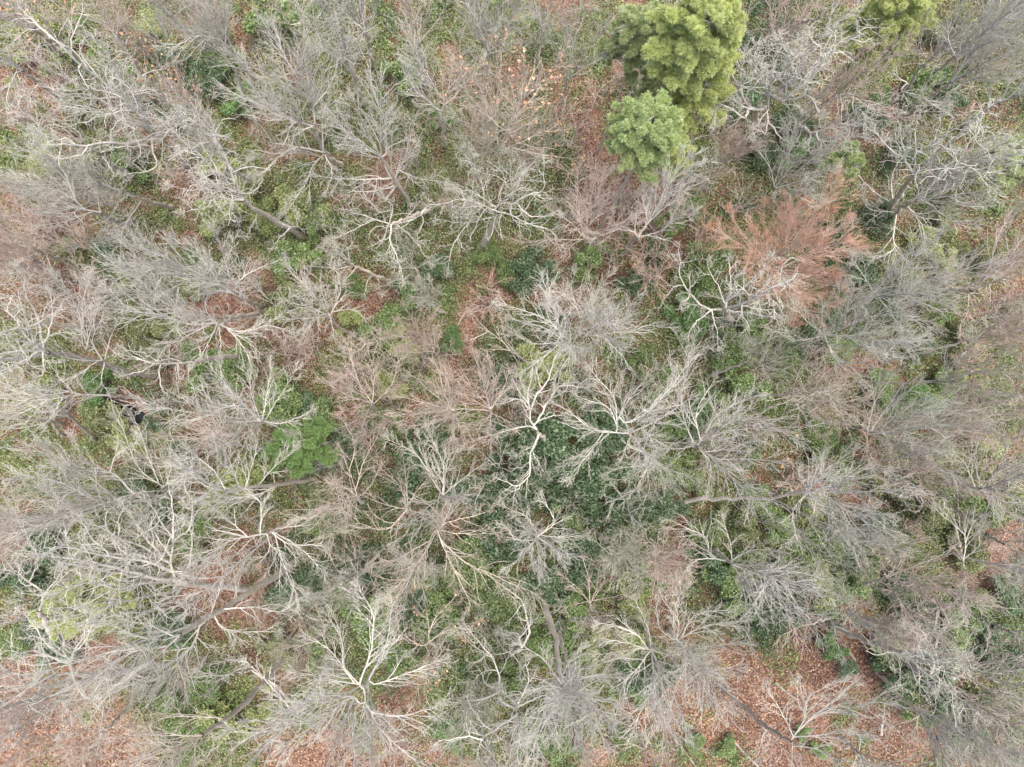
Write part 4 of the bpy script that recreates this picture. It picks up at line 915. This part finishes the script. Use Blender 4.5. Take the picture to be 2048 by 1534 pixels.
BUSHES = '''905,680,28,b 765,650,40,g 810,592,32,b 700,575,22,g 600,400,50,l 880,235,26,b 805,150,42,g 470,200,30,b 290,60,36,l 535,30,52,g
410,150,38,d 1368,632,38,b 1375,665,28,g 1480,690,46,g 1130,870,58,d 1090,910,40,d 832,1200,32,d 1112,1490,38,g 912,1470,28,b 1005,1370,32,g
930,1130,52,g 960,1180,44,g 890,1230,52,g 1180,1100,56,d 1170,1000,48,d 692,1010,32,d 650,1060,40,g 572,1190,42,d 560,800,46,g 612,800,34,d
470,730,46,g 390,740,44,g 185,780,34,b 305,852,22,d 230,885,34,l 430,1470,46,l 520,1420,34,l 1290,1160,30,b 1262,1190,36,l 1600,300,36,b
1640,290,28,d 1470,190,44,d 1480,60,42,d 1720,545,46,d 1700,480,40,d 1848,690,26,d 1790,810,24,b 1845,1010,46,m 1885,1000,26,d 1560,1230,52,d
1460,1190,40,g 1425,1130,38,d 1600,1130,34,g 1790,1370,42,d 1905,1385,52,d 1960,1200,30,g 2030,1190,34,d 1340,1000,34,d 1190,850,44,d 1222,960,52,d
1440,520,48,g 1400,572,34,g 1190,520,34,g 1060,520,42,d 975,505,30,g 870,545,24,b 862,530,32,d 700,640,28,l 560,600,42,m 590,520,42,g
1410,800,30,b 1100,1180,48,d 1140,1230,40,g 1030,1200,42,g 980,1080,52,d 1010,960,56,d 940,970,46,d 990,1020,44,d 1230,870,34,d 1080,960,42,d
1135,1060,38,g 640,850,36,g 720,1120,40,d 760,830,40,g 700,890,44,d 760,1240,46,g 700,1200,40,g 620,1180,36,d 1500,1160,40,g 1540,1180,44,d
1500,1220,40,d 1350,430,34,g 1380,400,32,g 1310,500,30,d 1280,560,30,d 1590,250,34,d 1530,280,34,d 1860,140,40,g 1900,170,38,d 1930,60,44,m
1750,230,36,d 1800,300,34,d 1770,200,30,g 1660,640,38,d 1600,690,30,d 1520,640,34,g 1560,710,40,g 1450,860,34,g 1500,900,30,g 1500,780,40,g
150,200,38,m 200,110,36,g 110,120,38,m 60,60,40,l 240,160,34,g 300,180,34,d 400,60,34,g 330,130,34,d 340,230,28,d 440,110,32,g
180,290,36,m 250,310,34,g 90,320,34,l 150,60,34,g 430,330,36,l 480,380,38,l 440,430,40,l 520,430,36,l 620,440,32,g 250,300,30,d
210,500,36,d 150,490,30,m 330,660,34,m 270,640,36,m 240,560,26,l 300,690,30,m 380,560,32,l 240,640,30,b 60,800,34,l 180,840,34,m
230,960,42,m 270,980,34,d 360,900,32,d 60,1090,44,d 30,1150,40,d 60,1250,40,d 100,1290,38,d 30,1290,34,g 200,1150,36,m 160,1080,40,m
440,990,46,l 480,960,40,l 370,1080,38,g 320,1030,40,d 350,1430,42,g 380,1490,44,g 410,1380,40,g 330,1260,38,d 560,1310,36,m 640,1300,34,g
790,1330,44,g 760,1290,38,g 860,1160,40,g 1040,1470,34,g 1300,1370,44,d 1270,1380,36,g 1250,1290,36,l 1190,1290,40,l 1130,1300,42,g 1080,1270,34,g
1020,545,28,g 1330,760,38,g 1290,720,34,g 1050,740,44,l 1110,730,42,l 1000,780,36,d 920,850,36,m 860,870,40,d 830,910,44,d 810,970,36,d
780,760,34,l 800,690,34,l 640,990,30,m 1010,870,40,d 1270,1010,40,d 1230,1040,36,d 1380,850,34,d 1360,930,36,g 1410,970,32,m 1340,850,32,g
1640,870,36,g 1700,900,34,g 1760,780,34,g 1840,800,32,b 1900,770,36,g 1960,760,34,l 1990,880,34,l 1760,940,34,m 1670,950,34,g 1880,900,34,m
2020,1010,36,m 1980,1040,34,g 1940,1100,36,m 1760,1060,36,d 1700,1080,38,d 1660,1110,36,g 1750,1140,34,g 1800,1180,36,d 1700,1190,40,g 1640,1180,40,l
1850,1230,36,d 1930,1270,38,g 2000,1270,36,d 2030,1330,38,d 1960,1440,44,d 2020,1490,42,d 1780,1320,36,g 1850,1440,34,g 1670,1290,30,b 1700,1330,26,d
1610,1470,18,g 1390,1490,20,g 1460,1500,18,g 1640,1500,18,g 1250,1490,26,g 1560,1050,36,g 1490,1050,36,m 1430,1070,36,g 1520,1000,32,g 1610,1030,36,m
2030,620,34,m 1900,620,34,g 1950,680,36,m 1850,480,26,l 1900,520,28,l 1760,430,34,d 1830,560,30,g 1910,430,30,m 1980,500,32,m 1680,700,32,g'''
for w in BUSHES.split():
    x, y, r, c = w.split(',')
    bush(float(x), float(y), float(r) * 1.12, c)

for i in range(12):
    for j in range(16):
        c = MAP[i][j]
        pool = dict(l='OST', m='OOPST', g='OOS', d='OSO', b='PPR', p='PPPR', o='PT')[c]
        for k in range(dict(l=1, m=1, g=1, d=1, b=(i + j) % 2, p=2, o=0)[c]):
            sapling((j + rnd.random()) * 128, (i + rnd.random()) * 128, rnd.uniform(.75, 1.3), rnd.choice(pool))
for x, y, s, c in [(1300, 360, 1.2, 'R'), (1340, 390, 1.1, 'R'), (1260, 400, 1.1, 'P'), (1385, 350, 1., 'R'), (1200, 400, 1., 'P'), (1290, 520, 1.2, 'R'),
                   (1270, 490, 1., 'R'), (1310, 550, 1.1, 'P'), (1410, 480, .9, 'R'), (1230, 500, 1., 'P'), (760, 720, 1.1, 'P'), (700, 740, 1.1, 'P'),
                   (830, 730, 1., 'P'), (870, 700, 1.1, 'P'), (620, 680, 1., 'P'), (560, 690, 1., 'P'), (60, 430, 1.2, 'P'), (30, 520, 1.2, 'P'),
                   (110, 480, 1.1, 'P'), (150, 560, 1.2, 'P'), (200, 600, 1., 'P'), (60, 560, 1.1, 'P'), (1760, 860, 1.1, 'P'), (1820, 900, 1.2, 'P'),
                   (1850, 950, 1.1, 'P'), (1760, 930, 1.1, 'R'), (1800, 1130, 1.2, 'P'), (1950, 720, 1., 'R'), (1960, 840, 1.1, 'T'), (2000, 1090, 1.1, 'T'),
                   (1160, 330, 1., 'R'), (1200, 170, 1., 'R'), (1560, 40, 1.2, 'P'), (1650, 100, 1.1, 'P'), (1650, 200, 1.1, 'R'), (350, 1100, 1., 'P')]:
    sapling(x, y, s, c)

# a label for each low plant, told from where it stands among the landmarks
from collections import defaultdict
byl = defaultdict(list)
for o, words, p in pending:
    d = [math.hypot(p[0] - x, p[1] - y) for x, y, _ in LAND]
    j = int(np.argmin(d))
    x, y, nm = LAND[j]
    dx, dy = p[0] - x, p[1] - y
    if d[j] < 26:
        w = 'beneath'
    else:
        a = math.degrees(math.atan2(-dy, dx)) % 360
        w = ['right of', 'up-right of', 'above', 'up-left of', 'left of', 'down-left of', 'below', 'down-right of'][int((a + 22.5) // 45) % 8]
    byl[(words, w, nm)].append((d[j], o))
for (words, w, nm), lst in byl.items():
    lst.sort(key=lambda t: t[0])
    order = ['', 'second nearest ', 'third nearest ', 'fourth nearest ', 'fifth nearest ', 'sixth nearest ']
    for k, (_, o) in enumerate(lst):
        pre = ('nearest ' if len(lst) > 1 else '') if k == 0 else order[min(k, 5)]
        o['label'] = f'{pre}{words} {w} {nm}'

# ------------------------------------------------------------------ the wood floor
gm, nt, b = new_mat('forest_soil', .95)
tc = nt.nodes.new('ShaderNodeTexCoord')
vo = nt.nodes.new('ShaderNodeTexVoronoi')
vo.inputs['Scale'].default_value = 9.0
nt.links.new(tc.outputs['Object'], vo.inputs['Vector'])
sep = nt.nodes.new('ShaderNodeSeparateColor')
nt.links.new(vo.outputs['Color'], sep.inputs[0])
r1 = ramp(nt, [(0., (.06, .035, .025)), (.35, (.12, .07, .052)), (.7, (.18, .115, .085)), (1., (.28, .20, .155))])
nt.links.new(sep.outputs[0], r1.inputs['Fac'])
n1 = nt.nodes.new('ShaderNodeTexNoise')
n1.inputs['Scale'].default_value = .35
n1.inputs['Detail'].default_value = 8
nt.links.new(tc.outputs['Object'], n1.inputs['Vector'])
r2 = ramp(nt, [(.35, (.55, .5, .48)), (.65, (1.15, 1.05, 1.0))])
nt.links.new(n1.outputs['Fac'], r2.inputs['Fac'])
mx = nt.nodes.new('ShaderNodeMix')
mx.data_type = 'RGBA'
mx.blend_type = 'MULTIPLY'
mx.inputs['Factor'].default_value = 1
nt.links.new(r1.outputs['Color'], mx.inputs['A'])
nt.links.new(r2.outputs['Color'], mx.inputs['B'])
nt.links.new(mx.outputs['Result'], b.inputs['Base Color'])
bm = nt.nodes.new('ShaderNodeBump')
bm.inputs['Strength'].default_value = .8
bm.inputs['Distance'].default_value = .05
nt.links.new(vo.outputs['Distance'], bm.inputs['Height'])
nt.links.new(bm.outputs['Normal'], b.inputs['Normal'])
S = 400.
g = mesh_np('ground', np.array([(-S, -S, 0), (S, -S, 0), (S, S, 0), (-S, S, 0)]), np.array([[0, 1, 2, 3]]))
tag(link('ground', g, gm, None, False), 'russet forest floor of fallen leaves under the bare trees', kind='structure')

# a black pool
wm, nt, b = new_mat('black_water', .12)
b.inputs['Base Color'].default_value = (.012, .012, .014, 1)
pts = [(600, 868), (660, 880), (720, 905), (790, 930), (835, 960), (820, 1000), (770, 1015), (735, 985), (700, 960), (650, 945), (612, 915)]
c = np.array([at(246 + (u / 2.9214 - 246) * 1.1, 823 + (500 + v / 2.9214 - 823) * 1.15, .05) for u, v in pts])
cc = catmull(np.vstack((c, c[:1])), 48)[:-1]
cc[:, :2] += rs.randn(47, 2) * .05
cen = cc.mean(0)
me = mesh_np('water', np.vstack((cen[None], cc)), np.zeros((0, 4), int), np.array([(0, i + 1, (i + 1) % 47 + 1) for i in range(47)]))
tag(link('water', me, wm, None, False), 'small black pool of still water among brown leaves', kind='structure')

# litter, green ground cover, fallen twigs: nobody could count these
XR, YR = 44., 34.


def scatter(n):
    return np.stack((rs.uniform(-XR, XR, n), rs.uniform(-YR, YR, n), np.zeros(n)), 1)


def carpet(name, label, pos, size, spread, mat, flat):
    v, q = leaf_cards(pos, 1, size, spread, flat)
    v[:, 2] = np.maximum(v[:, 2], .006)
    tag(link(name, mesh_np(name, v, q), M[mat], None, False), label, name.replace('_', ' '), None, 'stuff')


def keep(P, table):
    c = cells(P)
    pr = np.array([table.get(x, 0) for x in 'lmgdbpo'])[np.searchsorted(list('bdglmop'), c)] if False else np.array([table.get(x, 0.) for x in c])
    return P[rs.rand(len(P)) < pr]


w0 = pix(cen)
P = scatter(230000)
P[:, 2] = .03
far = np.linalg.norm(pix(P) - w0, axis=1) > 44
P = P[far]
carpet('leaf_litter', 'russet brown fallen leaves covering the forest floor', keep(P, dict(b=1, p=1, m=.6, l=.5, g=.4, d=.35, o=.5)), .13, .015, 'litter', .8)
P = scatter(190000)
P[:, 2] = .045
carpet('leaf_litter', 'orange fallen leaves lying on the open slope at the bottom', keep(P, dict(o=1, b=.2, p=.1, l=.1)), .135, .015, 'litter_o', .8)


def clumps(n, m, table, sig, h):
    c0 = keep(scatter(n), table)
    Pn = np.repeat(c0, m, axis=0)
    k = rs.uniform(.5, 1.3, (len(c0), 1)).repeat(m, axis=0)
    d = rs.randn(len(Pn), 3)
    Pn = Pn + d * np.array((sig, sig, 0)) * k
    Pn[:, 2] = np.abs(rs.randn(len(Pn))) * h * k[:, 0] * np.exp(-.5 * (d[:, :2] ** 2).sum(1) * .5) + .04
    return Pn[np.linalg.norm(pix(Pn) - w0, axis=1) > 47]


carpet('ground_ivy', 'green vines and seedlings covering the mossy ground', clumps(5400, 190, dict(g=1, l=.6, m=.7, d=.6, b=.12, p=.3, o=.03), .55, .5), .145, .02, 'lf_g', .4)
carpet('honeysuckle_cover', 'yellow-green vine cover in the lighter clearings', clumps(4600, 190, dict(l=1, g=.4, m=.35, d=.1, b=.1, p=.1, o=.04), .55, .45), .135, .02, 'lf_l', .4)
carpet('undergrowth', 'dull olive undergrowth between the shrubs', clumps(4600, 190, dict(m=1, l=.4, g=.4, d=.4, p=.35, b=.15), .6, .5), .135, .02, 'lf_m', .4)
carpet('dark_undergrowth', 'dark green evergreen undergrowth in the shaded hollows', clumps(4600, 190, dict(d=1, g=.35, m=.15), .55, .6), .145, .02, 'lf_d', .4)


def sticks(name, label, n, table, mat, L, rise, rad):
    P = keep(scatter(n), table)
    P = P[np.linalg.norm(pix(P) - w0, axis=1) > 45]
    n = len(P)
    az = rs.uniform(0, 6.28, n)
    el = rs.uniform(0, rise, n)
    d = np.stack((np.cos(az) * np.cos(el), np.sin(az) * np.cos(el), np.sin(el)), 1)
    ln = rs.uniform(.4, 1, (n, 1)) * L
    P[:, 2] = .04
    m = P + d * ln * .5 + rs.randn(n, 3) * np.array((.09, .09, .02)) * ln
    m[:, 2] = np.maximum(m[:, 2], .03)
    e = P + d * ln
    pts = np.stack((P, m, e), 1)
    v, q = tubes(pts, np.repeat(np.array([[rad, rad * .8, rad * .5]]), n, 0), 3)
    tag(link(name, mesh_np(name, v, q), M[mat], None, False), label, 'brushwood', None, 'stuff')


sticks('brushwood', 'grey dead sticks and stems tangled on the forest floor', 15000, dict(b=.7, p=1, m=1, l=.7, g=.7, d=.6, o=.4), 'tw_grey', 1.5, 1.35, .010)
sticks('brushwood', 'pinkish dry stems standing thick in the brown brush patches', 20000, dict(p=1, b=.6, m=.4, l=.1, o=.15), 'tw_pink', 1.5, 1.4, .009)

# ------------------------------------------------------------------ fallen logs
LOGS = [
    ('I', '590,1035 650,1090 725,1145', .10, 'dark fallen log on the bare russet slope above the white-limbed tree'),
    ('I', '990,838 1030,870 1062,915', .11, 'short dark curved log at the foot of the mossy slanting trunk'),
    ('I', '310,1335 400,1440 490,1530', .11, 'long dark log at the bottom edge of the russet slope, left of the white-limbed tree'),
    ('I', '0,1365 60,1440 130,1534', .10, 'brown-grey log with a loose side stick, at the left foot of the russet slope'),
    ('I', '1130,750 1270,790 1400,820', .11, 'brown rotten log under the salmon fan of twigs'),
    ('I', '1340,905 1520,925 1720,930', .12, 'long brown log lying level behind the curly dead tree'),
    ('E', '790,205 860,225 950,250', .07, 'thin grey log across the red leaves beside a dark hole at the russet clearing'),
    ('E', '670,470 710,400 730,370', .05, 'short pale pole leaning over the russet clearing'),
    ('G', '1560,1010 1630,920 1690,870', .13, 'grey mossy log beside the grey-tan trunk near the bottom left'),
]
for tile, s, rad, lab in LOGS:
    pp = parse(tile, s)
    c = catmull([at(a, bb, rad * .9) for a, bb in pp], 14)
    B = c[0] * np.array((1, 1, 0))
    root = empty('fallen_log', B)
    tag(root, lab, 'log', 'fallen logs on the forest floor')
    c = c - B
    rr = rad * np.linspace(1, .7, 14) * (1 + .1 * rs.randn(14))
    v, q = tubes(c[None], rr[None], 9)
    # sawn or broken ends
    me = mesh_np('stem', v, q)
    link('stem', me, M['trunk_dark' if 'dark' in lab or 'brown' in lab else 'trunk'], root)
    P1, R1, _ = spawn(c[None], rr[None], 4, .1, .95, .16, (.7, 1.3), .1, .15, 5, .03, .012, .2, .7)
    v, q = tubes(P1, R1, 5)
    link('broken_branches', mesh_np('broken_branches', v, q), M['trunk'], root)
